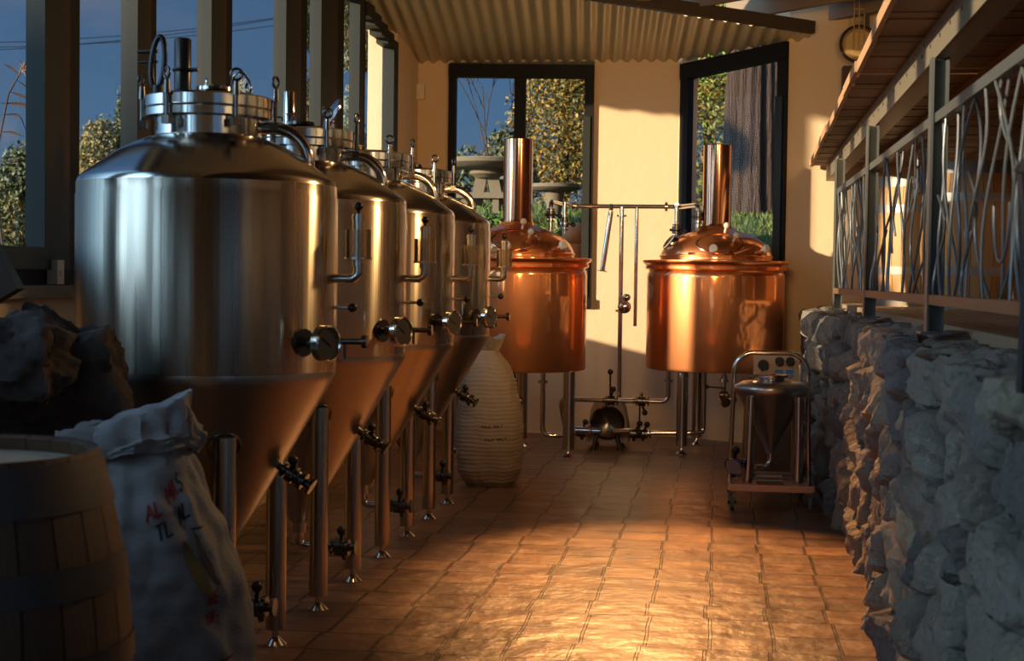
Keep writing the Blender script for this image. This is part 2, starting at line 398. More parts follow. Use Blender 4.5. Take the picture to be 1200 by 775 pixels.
def backwindow(name, P, Q, z0, za, zb, mull, fw, fwt, fr):
    """timber window from P to Q, head rising from za to zb"""
    P, Q = V(P[0], P[1], 0), V(Q[0], Q[1], 0); d = (Q - P).normalized(); n = V(-d.y, d.x, 0)
    if n.y < 0: n = -n
    LEN = (Q - P).length; f = MB()
    def hd(s): return za + (zb - za) * s / LEN
    def mem(a, b, z_lo, z_hi0, z_hi1, t0=-.02, t1=.08):
        vs = [P + d * a + n * t + V(0, 0, z) for t in (t0, t1) for z in (z_lo if not callable(z_lo) else z_lo(a), z_hi0)] + [P + d * b + n * t + V(0, 0, z) for t in (t0, t1) for z in (z_lo if not callable(z_lo) else z_lo(b), z_hi1)]
        f.add(vs, [(0, 1, 3, 2), (4, 6, 7, 5), (0, 4, 5, 1), (2, 3, 7, 6), (0, 2, 6, 4), (1, 5, 7, 3)], False)
    mem(0, fw, z0, hd(0), hd(fw)); mem(LEN - fr, LEN, z0, hd(LEN - fr), hd(LEN))
    mem(0, LEN, z0, z0 + .09, z0 + .09, -.05)
    mem(0, LEN, lambda s: hd(s) - fwt, hd(0), hd(LEN), -.035)
    for s0, s1 in mull: mem(s0, s1, z0, hd(s0), hd(s1))
    o = struct(f, name, 'frame_black')
    g = MB(); vs = [P + d * s + n * .03 + V(0, 0, z) for s, z in ((fw, z0), (LEN - fr, z0), (LEN - fr, hd(LEN)), (fw, hd(0)))]
    g.add(vs, [(0, 1, 2, 3)], False); g.build('pane', 'clear_pane', o)
    g = MB(); vs = [P + d * s - n * t + V(0, 0, z) for s in (LEN - fr - .012, LEN - fr * .35) for t in (.0, .035) for z in (z0 + .1, hd(LEN) - .5)]
    g.add(vs, [(0, 1, 3, 2), (4, 6, 7, 5), (0, 4, 5, 1), (2, 3, 7, 6), (0, 2, 6, 4), (1, 5, 7, 3)], False); g.build('stile', 'frame_grey', o)
    return o
wl = xb - xa
backwindow('window_20', (xa, YB - .02), (xb, YB - .02), 1.25, 3.64, 3.62, [(wl * .455, wl * .53)], .07, .13, .09)
backwindow('window_21', (P1[0] + .02, P1[1] - .03), (P2[0] - .01, P2[1] - .01), 1.25, 3.62, 3.74, [], .09, .15, .10)
# corrugated roof sheet
dv = V(-.084, 1, 0).normalized()
bA, bB = V(-3.05, 12.15, 0), V(.78, 14.15, 0)     # its near edge
def sheet_z(y): return 3.655 + .14 * (15.05 - y)
cs = MB()
nu = 380
def sheet(u, v):
    near = bA.lerp(bB, u); far_y = 15.06
    ph = 2 * PI * (near.x * .9 + .084 * near.y) / .108
    # walk along the corrugation to the wall
    if near.x > -.45: far_y = min(15.06, max(near.y + .02, 15.06 - (near.x + .42) * .63))
    k = (far_y - near.y) / dv.y
    p = near + dv * (k * v)
    return V(p.x, p.y, sheet_z(p.y) + .017 * math.sin(ph))
cs.grid(sheet, nu, 8)
struct(cs, 'ceiling', 'corrugated')
b = MB(); b.bar(bA + V(0, -.03, sheet_z(bA.y) + .05), bB + V(.02, .0, sheet_z(bB.y) + .05), .07, .11); struct(b, 'trim_4', 'ceiling_dark')
b = MB()
zc = 4.16
def roofpoly(pts, name, mat):
    k = len(pts); q = MB(); q.add([(x, y, zc) for x, y in pts] + [(x, y, zc + .1) for x, y in pts], [tuple(range(k))[::-1], tuple(range(k, 2 * k))] + [(i, (i + 1) % k, k + (i + 1) % k, k + i) for i in range(k)], False)
    return struct(q, name, mat)
mx_ = bA.lerp(bB, .46)
roofpoly([(mx_.x, -4), (3.2, -4), (3.2, 14.6), (bB.x, bB.y + .1), (mx_.x, mx_.y + .05)], 'ceiling_near', 'ceiling_dark')
q = MB(); q.grid(lambda u, v: V(-3.1 + (mx_.x + 3.1) * v, -4 + 17.2 * u, zc - .03 + .017 * math.sin(2 * PI * (17.2 * u) / .108)), 1500, 2); struct(q, 'ceiling_sheet', 'corrugated')
w = MB(); w.box((-3.3, -4.2, 0), (-2.85, -4.0, 4.3)); w.box((-1.0, -4.2, 0), (3.2, -4.0, 4.3)); w.box((-2.85, -4.2, 2.5), (-1.0, -4.0, 4.3)); struct(w, 'wall_rear', 'plaster')
w = MB()  # unseen glazed door, added to put sky streaks in the tank reflection
for xx in (-2.85, -2.28, -1.98, -1.40, -1.06): w.box((xx, -4.14, 0), (xx + .06, -4.06, 2.5))
w.box((-2.85, -4.14, 2.42), (-1.0, -4.06, 2.5)); w.box((-2.85, -4.14, 0), (-1.0, -4.06, .3)); dr_ = struct(w, 'added_door_1', 'frame_black')
q = MB(); q.add([(-2.8, -4.1, .3), (-1.05, -4.1, .3), (-1.05, -4.1, 2.42), (-2.8, -4.1, 2.42)], [(0, 1, 2, 3)], False); q.build('pane', 'glass', dr_)
for k, (q0, q1) in enumerate((((740, 4), (800, -8)), ((785, 15), (872, -1)), ((855, 25), (1004, -1)), ((912, 36), (1010, 17)))):
    a, c = atZ(*q0, 3.93), atZ(*q1, 3.93); d = (c - a).normalized()
    b = MB(); b.bar(a - d * .02 + V(0, 0, .10), c + d * 1.2 + V(0, 0, .10), .06, .2); struct(b, 'trim_%d' % (5 + k), 'joist')
# outside eave over the window wall
b = MB(); b.box((XW - .55, -4, 4.10), (XW - .05, 15.2, 4.16)); struct(b, 'trim_10', 'ceiling_dark')

# ---- stone retaining wall of the deck (one masonry face, stones in its surface)
def stone_wall():
    rs = np.random.RandomState(5)
    y0, y1 = 2.2, 14.15
    ny, nt = 620, 92
    ys = np.linspace(y0, y1, ny) ** 1.0
    # profile: up the face then over the top
    L1, L2 = 1.31, .34
    ts = np.linspace(0, L1 + L2, nt)
    Y, T = np.meshgrid(ys, ts, indexing='ij')
    # stone centres, jittered courses
    cs_ = []
    t = .06
    while t < L1 + L2:
        hgt = rs.uniform(.13, .27); y = y0 + rs.uniform(-.3, 0)
        while y < y1 + .2:
            wd = rs.uniform(.16, .48); cs_.append((y + wd / 2, t + hgt / 2 + rs.uniform(-.05, .05), wd, hgt)); y += wd
        t += hgt
    C = np.array(cs_); n = len(C)
    best = np.full(Y.shape, 9.); second = np.full(Y.shape, 9.); idx = np.zeros(Y.shape, int)
    wob = .05 * np.sin(Y * 9 + T * 5) + .03 * np.sin(Y * 23 - T * 17)
    for i in range(n):
        sel = np.abs(ys - C[i, 0]) < .75
        if not sel.any(): continue
        dy = (Y[sel] + wob[sel] - C[i, 0]) / (C[i, 2] + .12); dt = (T[sel] + wob[sel] * .6 - C[i, 1]) / (C[i, 3] + .06)
        d = (np.abs(dy) ** 2.6 + np.abs(dt) ** 2.6) ** (1 / 2.6)
        bs, sc2, ix = best[sel], second[sel], idx[sel]
        m1 = d < bs
        sc2 = np.where(m1, bs, np.minimum(sc2, d)); ix = np.where(m1, i, ix); bs = np.where(m1, d, bs)
        best[sel], second[sel], idx[sel] = bs, sc2, ix
    gap = np.clip((second - best) / .22, 0, 1)
    off = rs.uniform(-.02, .075, n); ty, tt = rs.uniform(-.3, .3, n), rs.uniform(-.35, .35, n)
    H = (gap ** .5) * (.055 + off[idx]) + gap * (ty[idx] * (Y - C[idx, 0]) + tt[idx] * (T - C[idx, 1])) * .55
    for i in range(ny):
        for j in range(0, nt):
            p = V(Y[i, j] * 5.3, T[i, j] * 5.3, idx[i, j] * .7)
            H[i, j] += .05 * noise.fractal(p, 1.0, 2.1, 4) * (.5 + .5 * gap[i, j])
    lean = .10
    xs0 = .80 + .05 * np.sin(Y * .9)
    face = T <= L1
    X = np.where(face, xs0 + lean * (T / L1) * .6 - H, xs0 + lean * .6 + (T - L1) - .02)
    Z = np.where(face, T, L1 + H * .45 - .045)
    # round the arris
    k = np.clip(1 - np.abs(T - L1) / .08, 0, 1); X += .02 * k * np.where(face, 1, -.4); Z -= .018 * k
    pal = np.array([(.25, .215, .175), (.33, .28, .22), (.19, .165, .14), (.42, .34, .24), (.30, .24, .18), (.52, .41, .26), (.23, .20, .18)])
    pc = pal[rs.choice(len(pal), n, p=[.24, .22, .2, .09, .12, .05, .08])]
    colr = pc[idx] * (0.45 + .55 * np.clip(gap * 2, 0, 1))[..., None]
    mb = MB()
    vs = np.stack([X, Y, Z], -1).reshape(-1, 3)
    mb.v = [tuple(p) for p in vs]; mb.c = [tuple(c) for c in colr.reshape(-1, 3)]
    for i in range(ny - 1):
        for j in range(nt - 1):
            a = i * nt + j; mb.f.append([a, a + 1, a + nt + 1, a + nt]); mb.sm.append(True)
    return struct(mb, 'wall_stone', 'stone')
stone_wall()
# deck
d = MB()
for k in range(9):
    d.box((1.02 + k * .145, 1.5, ZD - .05), (1.02 + k * .145 + .139, 14.28, ZD))
struct(d, 'floor_deck', 'deck')
d = MB().box((1.16, 1.5, 0), (2.6, 14.28, ZD - .06)); struct(d, 'wall_plinth', 'sill')
w = MB()
for k in range(15):
    z0 = ZD + k * .19
    w.box((2.15, 2.5, z0 + (.009 if k % 2 else .004)), (2.20, 14.3, z0 + .19))
struct(w, 'wall_timber', 'wall_wood')
w = MB().box((2.35, 2.5, 0), (2.5, 14.4, 4.2)); struct(w, 'wall_outer', 'wall_wood')
# soffit boards over the deck
SZ = 2.60
def sx(y): return .63 + .022 * (y - 5.6)
w = MB(); y = 2.6; k = 0
while y < 14.25:
    wd = .15 + .02 * math.sin(k * 3.1); ex = sx(y) + .012 * math.sin(k * 2.3)
    w.box((ex, y, SZ + .004 * math.sin(k * 1.7)), (2.15, y + wd - .008, SZ + .032)); y += wd; k += 1
struct(w, 'ceiling_soffit', 'soffit_wood')
w = MB(); y = 2.6; k = 0
while y < 14.25:
    wd = 1.05; o_ = .006 * math.sin(k * 2.1); w.bar((sx(y) - .012 + o_, y, SZ + .016), (sx(y + wd) - .012 + o_, min(y + wd - .01, 14.28), SZ + .016), .022, .056); y += wd; k += 1
struct(w, 'trim_11', 'wood_edge')
w = MB().box((1.27, 2.6, SZ - .10), (1.34, 14.28, SZ - .002)); struct(w, 'trim_12', 'wood_edge')
w = MB().box((2.02, 2.6, SZ - .12), (2.10, 14.28, SZ - .002)); struct(w, 'trim_13', 'joist')

# ================================================================ STEEL POSTS, BEAM, RAILING
XR = .87
bm_ = MB()
zb0, zb1 = SZ - .15, SZ - .004
BX = lambda y: .84 + .012 * (y - 5.6) + .05
ya_, yb_ = 3.0, 14.2
bm_.bar((BX(ya_) - .043, ya_, (zb0 + zb1) / 2), (BX(yb_) - .043, yb_, (zb0 + zb1) / 2), .014, zb1 - zb0)
for zz in (zb0 + .0065, zb1 - .0065): bm_.bar((BX(ya_) + .01, ya_, zz), (BX(yb_) + .01, yb_, zz), .10, .013)
beam = bm_.build('channel_beam', 'galv'); tag(beam, 'long punched steel channel beam under the soffit boards above the railing', 'beam')
hl = MB()
y = 3.2
while y < 14: 
    hl.cyl((BX(y) - .0515, y, zb1 - .035), (BX(y) - .048, y, zb1 - .035), .009, n=8); hl.cyl((BX(y) - .0515, y + .06, zb1 - .075), (BX(y) - .048, y + .06, zb1 - .075), .009, n=8); y += .3
hl.build('punched_hole', 'black', beam)
postY = [6.42, 9.15, 11.6]
plab = ['grey steel channel post standing on the wall in front of the bunged barrel', 'grey steel channel post between the far and the middle railing panels', 'shaded steel post at the far end of the railing beside the cream wall']
for py, lb in zip(postY, plab):
    t = thing('steel_post', (XR, py, ZD - .02), lb, 'post', 'posts of the deck railing')
    p = MB(); hz = zb0 - (ZD - .02)
    p.box((-.034, -.045, .008), (-.024, .045, hz)); p.box((.024, -.045, .008), (.034, .045, hz)); p.box((-.024, -.006, .008), (.024, .006, hz)); p.build('shaft', 'post', t)
    p = MB(); p.box((-.06, -.07, 0), (.06, .07, .01))
    p.build('base_plate', 'post', t)
rnd = random.Random(11)
def railing(y0, y1, lab, seed, dens):
    rnd.seed(seed)
    t = thing('railing_panel', (XR, y0, ZD + .10), lab, 'railing', 'railing panels of twisted rods')
    ln = y1 - y0; H = 2.225 - (ZD + .10)
    q = MB(); q.box((-.02, 0, H - .04), (.02, ln, H)); q.build('top_rail', 'post', t)
    q = MB(); q.box((-.03, 0, 0), (.03, ln, .04)); q.build('bottom_rail', 'rust_rail', t)
    n = int(ln * dens); 
    for i in range(n):
        s = (i + .5) / n * ln + rnd.uniform(-.03, .03)
        e = s + rnd.choice((-1, 1)) * rnd.choice((.04, .10, .20, .32, .4)); e = min(max(e, .03), ln - .03)
        bul = rnd.choice((0, .05, -.05, .11, -.11)); dx = rnd.uniform(-.012, .012); z0, z1 = .03, H - .03
        kind = rnd.random()
        if kind < .18: z1 = H * rnd.uniform(.45, .7)      # short rod that meets a neighbour
        elif kind < .34: z0 = H * rnd.uniform(.25, .5)
        pts = []
        for k in range(13):
            u = k / 12; yy = s + (e - s) * u + bul * math.sin(u * PI * (2 if i % 3 == 0 else 1)); yy = min(max(yy, .02), ln - .02)
            pts.append((dx + .012 * math.sin(u * 5 + i), yy, z0 + (z1 - z0) * u))
        MB().tube(pts, .0060, 8).build('rod', 'rod', t)
    for i in range(3):       # loops
        s = rnd.uniform(.2, ln - .35); zz = H * rnd.uniform(.35, .85); r_ = rnd.uniform(.09, .15); sg = rnd.choice((-1, 1))
        pts = [(0.014, s + r_ * math.cos(a), zz + sg * r_ * 1.3 * math.sin(a)) for a in [PI * k / 10 for k in range(11)]]
        MB().tube(pts, .0060, 8).build('rod', 'rod', t)
railing(postY[1] + .05, postY[2] - .05, 'far railing panel of twisted grey rods beside the cream wall', 3, 11)
railing(postY[0] + .05, postY[1] - .05, 'middle railing panel of twisted grey rods in front of the sunlit barrel', 8, 7)
railing(3.2, postY[0] - .05, 'near railing panel of twisted dark rods in front of the bunged barrel', 21, 8)
t = MB(); t.tube([(0, 0, 0), (.004, .0, .2), (-.002, .004, .42), (-.012, .0, .50)], .013, 10); t.tube([(-.012, 0, .50), (.008, 0, .54), (.002, 0, .60)], .02, 8, r2=.006)
o = t.build('iron_stake', 'iron', loc=(.69, 3.62, 1.29)); tag(o, 'dark rusty iron stake standing upright on the near end of the stone wall', 'stake')

# ================================================================ BARRELS
def barrel(name, loc, h, rh, rb, lab, group, headmat, hoop, cols, hoops, bung=None, rz=0, inset=.04):
    t = thing(name, loc, lab, 'barrel', group, rz)
    def rad(z): 
        u = 2 * z / h - 1; return rb - (rb - rh) * u * u
    mb = MB(); ns = 26; rr = random.Random(3)
    for k in range(ns):
        cc = cols[rr.randrange(len(cols))]; mb.cur = cc
        a0, a1 = 2 * PI * k / ns + .006, 2 * PI * (k + 1) / ns - .006
        def fn(u, v): 
            a = a0 + (a1 - a0) * u; z = h * v; r_ = rad(z); return V(r_ * math.cos(a), r_ * math.sin(a), z)
        mb.grid(fn, 4, 20)
        def fi(u, v):
            a = a0 + (a1 - a0) * u; z = h - inset * v; r_ = rad(z) - .028 * (1 if v > .05 else 0) ; return V(r_ * math.cos(a), r_ * math.sin(a), z)
        mb.grid(fi, 4, 6)
    mb.cur = (.02, .012, .008); mb.lathe([(rad(h * i / 18) - .004, h * i / 18) for i in range(19)], n=48)
    mb.build('stave_body', 'stave', t)
    hd = MB(); hd.lathe([(0.0, h - inset), (rad(h) - .02, h - inset)], n=40); hd.build('head', headmat, t)
    for z0, z1 in hoops:
        hb = MB(); hb.lathe([(rad(z0) + .001, z0), (rad(z0) + .005, z0), (rad(z1) + .005, z1), (rad(z1) + .001, z1)], n=56); hb.build('hoop', hoop, t)
    if bung is not None:
        a, z = bung; b_ = MB(); d = V(math.cos(a), math.sin(a), 0); b_.cyl(d * (rad(z) - .01) + V(0, 0, z), d * (rad(z) + .02) + V(0, 0, z), .032, .026); b_.build('bung', 'plastic_white', t, label='round white bung')
    return t
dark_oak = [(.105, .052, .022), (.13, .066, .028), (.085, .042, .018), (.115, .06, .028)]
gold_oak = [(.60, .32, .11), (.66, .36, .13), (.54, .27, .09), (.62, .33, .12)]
cb = atY(-58, 560, 3.45)
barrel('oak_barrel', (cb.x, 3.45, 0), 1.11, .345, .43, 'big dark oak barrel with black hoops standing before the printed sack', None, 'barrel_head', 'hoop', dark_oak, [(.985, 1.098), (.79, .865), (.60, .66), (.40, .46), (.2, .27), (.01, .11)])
cb = atY(1067, 350, 12.4)
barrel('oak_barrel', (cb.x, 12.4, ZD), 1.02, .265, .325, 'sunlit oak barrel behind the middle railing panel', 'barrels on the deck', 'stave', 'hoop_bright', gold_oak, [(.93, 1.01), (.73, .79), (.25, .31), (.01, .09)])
cb = atY(1134, 350, 10.9)
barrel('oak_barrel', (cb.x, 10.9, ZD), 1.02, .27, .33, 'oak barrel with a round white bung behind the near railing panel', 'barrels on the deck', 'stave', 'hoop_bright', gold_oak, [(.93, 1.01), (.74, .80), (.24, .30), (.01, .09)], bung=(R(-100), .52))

# ================================================================ FERMENTERS
def valve(p, d, hdir, r, ln, parent, name='valve', hname='valve_handle'):
    p, d, hdir = V(p), V(d).normalized(), V(hdir).normalized()
    mb = MB(); mb.cyl(p, p + d * ln, r * .72, n=16)
    for q, rr, th in ((.22, 1.35, .012), (.42, 1.5, .03), (.72, 1.5, .02), (.97, 1.35, .012)):
        mb.cyl(p + d * (ln * q - th / 2), p + d * (ln * q + th / 2), r * rr, n=20)
    mb.ball(p + d * (ln * .55), r * 1.25, 12)
    mb.cyl(p + d * (ln * .55), p + d * (ln * .55) - hdir * r * 2.3, r * .5, n=10)
    s2 = d.cross(hdir); mb.cyl(p + d * (ln * .26) - s2 * r * 1.9, p + d * (ln * .26) + s2 * r * 1.9, r * .28, n=8)
    o = mb.build(name, 'dark_steel', parent)
    h = MB(); a = p + d * (ln * .55) + hdir * r * 1.2; e = a + hdir * r * 1.6 + d * r * .6
    h.cyl(a, e, r * .34, n=8); h.ball(e + hdir * r * .5, r * .85, 12); h.build(hname, 'black', o)
    return o
TR, TZ0, TZ1 = .5, 1.143, 1.895
def cone_r(z): return TR - (TZ0 - z) * .577
def make_tank(lab):
    t = thing('fermentation_tank', (0, 0, 0), lab, 'fermenter', 'steel fermenters in a row')
    mb = MB()
    mb.lathe([(TR, TZ0 + .025), (TR + .003, TZ0 + .03), (TR + .003, TZ1 - .06), (TR, TZ1 - .055), (TR, TZ1 - .015)], n=96)
    mb.build('shell', 'brushed', t)
    mb = MB(); mb.lathe([(TR, TZ1 - .015), (TR - .004, TZ1), (TR - .014, TZ1 + .012), (TR - .05, TZ1 + .037), (.36, TZ1 + .105), (.29, TZ1 + .142), (.24, TZ1 + .163), (.205, TZ1 + .172)], n=96)
    mb.build('shoulder', 'shoulder', t)
    mb = MB(); mb.lathe([(TR, TZ0 + .025), (TR, TZ0 + .004), (TR - .012, TZ0 - .018), (cone_r(.90), .90), (cone_r(.60), .60), (.05, .366), (.036, .352), (.036, .30), (.0, .30)], n=72)
    mb.build('cone', 'brushed_cone', t)
    zn = TZ1 + .165
    mb = MB(); mb.lathe([(.215, zn), (.205, zn + .01), (.205, zn + .075), (.245, zn + .08), (.245, zn + .108), (.238, zn + .112), (.0, zn + .112)], n=64)
    nk = mb.build('manway_neck', 'steel', t)
    mb = MB(); mb.lathe([(.238, zn + .115), (.247, zn + .118), (.247, zn + .155), (.236, zn + .162), (.16, zn + .176), (.0, zn + .186)], n=64); mb.torus((0, 0, zn + .1135), (0, 0, 1), .24, .006, 48, 6)
    ld = mb.build('lid', 'steel', t)
    zl = zn + .115
    for k in range(6):
        a = R(-90 + -78 + 60 * k + 0); d = V(math.cos(a), math.sin(a), 0); s_ = d.cross(V(0, 0, 1))
        c = MB(); p = d * .257
        c.bar(p - d * .02 + V(0, 0, zl - .062), p + d * .012 + V(0, 0, zl - .062), .034, .03); c.cyl(p + V(0, 0, zl - .07), p + V(0, 0, zl + .06), .0075, n=10)
        c.cyl(p + V(0, 0, zl + .035), p + V(0, 0, zl + .085), .014, .011, n=12); c.torus(p + V(0, 0, zl + .112), s_ * .5 + d, .021, .0055, 20, 8)
        c.build('lid_clamp', 'dark_steel', t)
    # gas pipe arching from the neck to the shoulder
    g = MB(); a = R(14); d = V(math.cos(a), math.sin(a), 0)
    pts = [d * .20 + V(0, 0, zn + .045), d * .25 + V(0, 0, zn + .05)] + [d * (.25 + .135 * math.sin(q)) + V(0, 0, zn + .05 - .135 * (1 - math.cos(q))) for q in [PI / 2 * k / 8 for k in range(1, 9)]] + [d * .385 + V(0, 0, zn - .13)]
    g.tube(pts, .025, 16); g.build('gas_pipe', 'steel', t)
    # legs and levelling feet
    for x, y in ((.185, -.335), (.185, .335), (-.375, 0)):
        rr = math.hypot(x, y); q = MB(); zt = TZ0 - (TR - rr + .02) / .577
        q.cyl((x, y, .07), (x, y, zt + .03), .042, n=24); dd = V(x, y, 0).normalized()
        nn = (dd * .866 - V(0, 0, .5)).normalized(); q.torus(dd * (cone_r(zt - .01)) + V(0, 0, zt - .01), nn, .062, .005, 24, 6)
        lg = q.build('leg', 'leg_steel', t)
        f = MB(); f.lathe([(0, 0), (.047, 0), (.047, .008), (.02, .034), (.014, .04), (.014, .075)], c=(x, y, 0), n=24); f.build('foot', 'steel', lg)
    # airlock at the aisle side
    ax = .60
    e = MB(); e.tube(rounded([(TR - .01, 0, 1.525), (ax - .02, 0, 1.525), (ax, 0, 1.54), (ax, 0, 1.62)], .05), .018, 14); e.cyl((ax, 0, 1.575), (ax, 0, 1.60), .024, n=16)
    al = e.build('airlock_elbow', 'leg_steel', t)
    e = MB(); e.lathe([(.054, 1.600), (.054, 1.608), (.0, 1.608)], c=(ax, 0, 0), n=28); e.lathe([(0, 1.6), (.054, 1.6)], c=(ax, 0, 0), n=28); e.cyl((ax, 0, 1.60), (ax, 0, 1.775), .0225, n=18); e.cyl((ax, 0, 1.752), (ax, 0, 1.768), .026, n=18); e.cyl((ax, 0, 1.69), (ax, 0, 1.70), .025, n=18); e.build('airlock_tube', 'leg_steel', al)
    e = MB(); e.lathe([(.05, 1.608), (.05, 1.715), (.047, 1.715), (.047, 1.608)], c=(ax, 0, 0), n=32); e.build('airlock_jar', 'jar', al, label='clear jar')
    e = MB(); e.cyl((ax, 0, 1.77), (ax, 0, 1.79), .006, n=8); e.ball((ax, 0, 1.803), .018); e.build('ball_knob', 'black', al)
    # little cock with a black ball, then the sample tap
    e = MB(); e.cyl((TR - .01, 0, 1.413), (ax - .025, 0, 1.413), .007, n=10); lv = e.build('lever', 'leg_steel', t)
    e = MB(); e.ball((ax - .02, 0, 1.413), .019); e.build('ball_knob', 'black', lv)
    e = MB(); e.cyl((TR - .01, 0, 1.283), (TR + .012, 0, 1.283), .038, n=20); e.cyl((TR, 0, 1.283), (ax + .035, 0, 1.283), .0125, n=14); e.cyl((ax + .02, 0, 1.283), (ax + .04, 0, 1.283), .026, n=18); e.cyl((TR + .05, 0, 1.283), (TR + .05, 0, 1.215), .006, n=8)
    e.build('sample_tap', 'dark_steel', t)
    # dial thermometer
    a = R(-27); d = V(math.cos(a), math.sin(a), 0); z = V(0, 0, 1.285)
    e = MB(); e.cyl(d * (TR - .005) + z, d * (TR + .012) + z, .052, n=24); e.cyl(d * TR + z, d * (TR + .10) + z, .012, n=12); e.cyl(d * (TR + .03) + z, d * (TR + .07) + z, .021, n=14)
    th = e.build('thermometer', 'dark_steel', t)
    e = MB(); e.lathe([(0, .095), (.064, .095), (.069, .10), (.069, .128), (.062, .133), (.059, .126)], c=d * TR + z, axis=d, n=36); e.build('dial_case', 'steel', th)
    e = MB(); e.cyl(d * (TR + .11) + z, d * (TR + .1265) + z, .0605, n=32); e.build('dial_face', 'dial', th)
    s_ = d.cross(V(0, 0, 1)); e = MB(); e.bar(d * (TR + .128) + z - s_ * .012 - V(0, 0, .008), d * (TR + .128) + z + s_ * .03 + V(0, 0, .022), .004, .002, up=d); e.build('needle', 'black', th)
    # racking valve on the cone
    zv = .80; dn = V(math.cos(R(-4)), math.sin(R(-4)), 0); nn = (dn * .866 - V(0, 0, .5))
    valve(dn * (cone_r(zv) - .01) + V(0, 0, zv), nn, (-.2, -.35, .9), .024, .165, t, 'racking_valve')
    # bottom outlet
    e = MB(); e.tube(rounded([(0, 0, .33), (0, 0, .235), (.09, 0, .235), (.15, 0, .235)], .07, 8), .021, 14); e.build('outlet_elbow', 'steel', t)
    valve((.13, 0, .235), (1, 0, 0), (-.15, -.3, .95), .027, .15, t, 'outlet_valve')
    return t
TX, TY, TS = -1.982, 5.766, 1.3454
tl = ['nearest and largest steel fermenter with a tall black vent and blue reflections on its shell', 'second steel fermenter in the row, with a tilted open hatch on its lid', 'third steel fermenter in the row, right behind the one with the tilted hatch', 'last steel fermenter in the row, nearest the copper kettles']
tanks = []
proto = make_tank(tl[0]); proto.location = (TX, TY, 0); tanks.append(proto)
for k in range(1, 4):
    c = copy_tree(proto); c['label'] = tl[k]; c.location = (TX, TY + TS * k, 0); tanks.append(c)
zt = TZ1 + .165 + .176
t1 = tanks[0]
e = MB(); e.lathe([(0, zt), (.032, zt), (.032, zt + .19), (.027, zt + .196), (0, zt + .196)], c=(-.06, -.13, 0), n=24); e.torus((-.06, -.13, zt + .075), (0, 0, 1), .034, .006, 24, 6); e.cyl((-.06, -.13, zt + .075), (.01, -.15, zt + .075), .008, n=8); vv = e.build('vent_cylinder', 'black', t1, label='tall black vent')
e = MB(); e.tube([(-.162 + .026 * math.cos(q) + .008 * math.sin(q), -.12, zt + .105 + .10 * math.sin(q)) for q in [2 * PI * k / 30 for k in range(31)]], .011, 10); e.cyl((-.162, -.12, zt + .15), (-.25, -.10, zt + .15), .007, n=8); e.cyl((-.162, -.12, zt + .11), (-.25, -.10, zt + .11), .005, n=8); e.cyl((-.162, -.12, zt - .01), (-.162, -.12, zt + .02), .02, n=12); e.build('hose_loop', 'black', t1)
e = MB(); e.lathe([(0, zt), (.072, zt), (.07, zt + .012), (.03, zt + .022), (0, zt + .024)], c=(.055, -.10, 0), n=28); e.torus((.03, -.12, zt + .03), (1, .4, 0), .014, .004, 16, 6); e.build('inspection_cap', 'steel', t1)
e = MB(); e.tube(rounded([(.15, -.19, zt + .0), (.165, -.2, zt + .05), (.2, -.2, zt + .06), (.225, -.19, zt + .02)], .02), .004, 8); e.build('wire_clip', 'dark_steel', t1)
t2 = tanks[1]
e = MB(); e.lathe([(0, zt), (.03, zt), (.03, zt + .155), (.026, zt + .16), (0, zt + .16)], c=(-.03, -.12, 0), n=24); e.torus((-.03, -.12, zt + .05), (0, 0, 1), .032, .005, 24, 6); e.build('vent_cylinder', 'steel', t2, label='steel vent cylinder')
e = MB(); nx = V(-.75, -.45, .45).normalized(); cc = V(.17, -.10, zt + .06); e.lathe([(0, -.008), (.075, -.008), (.078, 0), (.07, .006), (0, .012)], c=cc, axis=nx, n=36); e.cyl(cc, cc + nx * .05, .008, n=8); e.cyl(cc - V(0, 0, .09), cc - V(0, 0, .05), .012, n=8); e.build('tilted_hatch', 'steel', t2, label='open round hatch')
e = MB(); e.lathe([(0, zt), (.065, zt), (.06, zt + .015), (0, zt + .02)], c=(.03, -.13, 0), n=28); e.build('inspection_cap', 'dark_steel', t2)
for tk, dx in ((tanks[2], -.04), (tanks[3], .02)):
    e = MB(); e.lathe([(0, zt), (.06, zt), (.055, zt + .018), (.02, zt + .03), (0, zt + .03)], c=(dx, -.12, 0), n=28); e.bar((dx - .09, -.12, zt + .02), (dx - .02, -.12, zt + .035), .03, .015); e.build('inspection_cap', 'steel', tk)

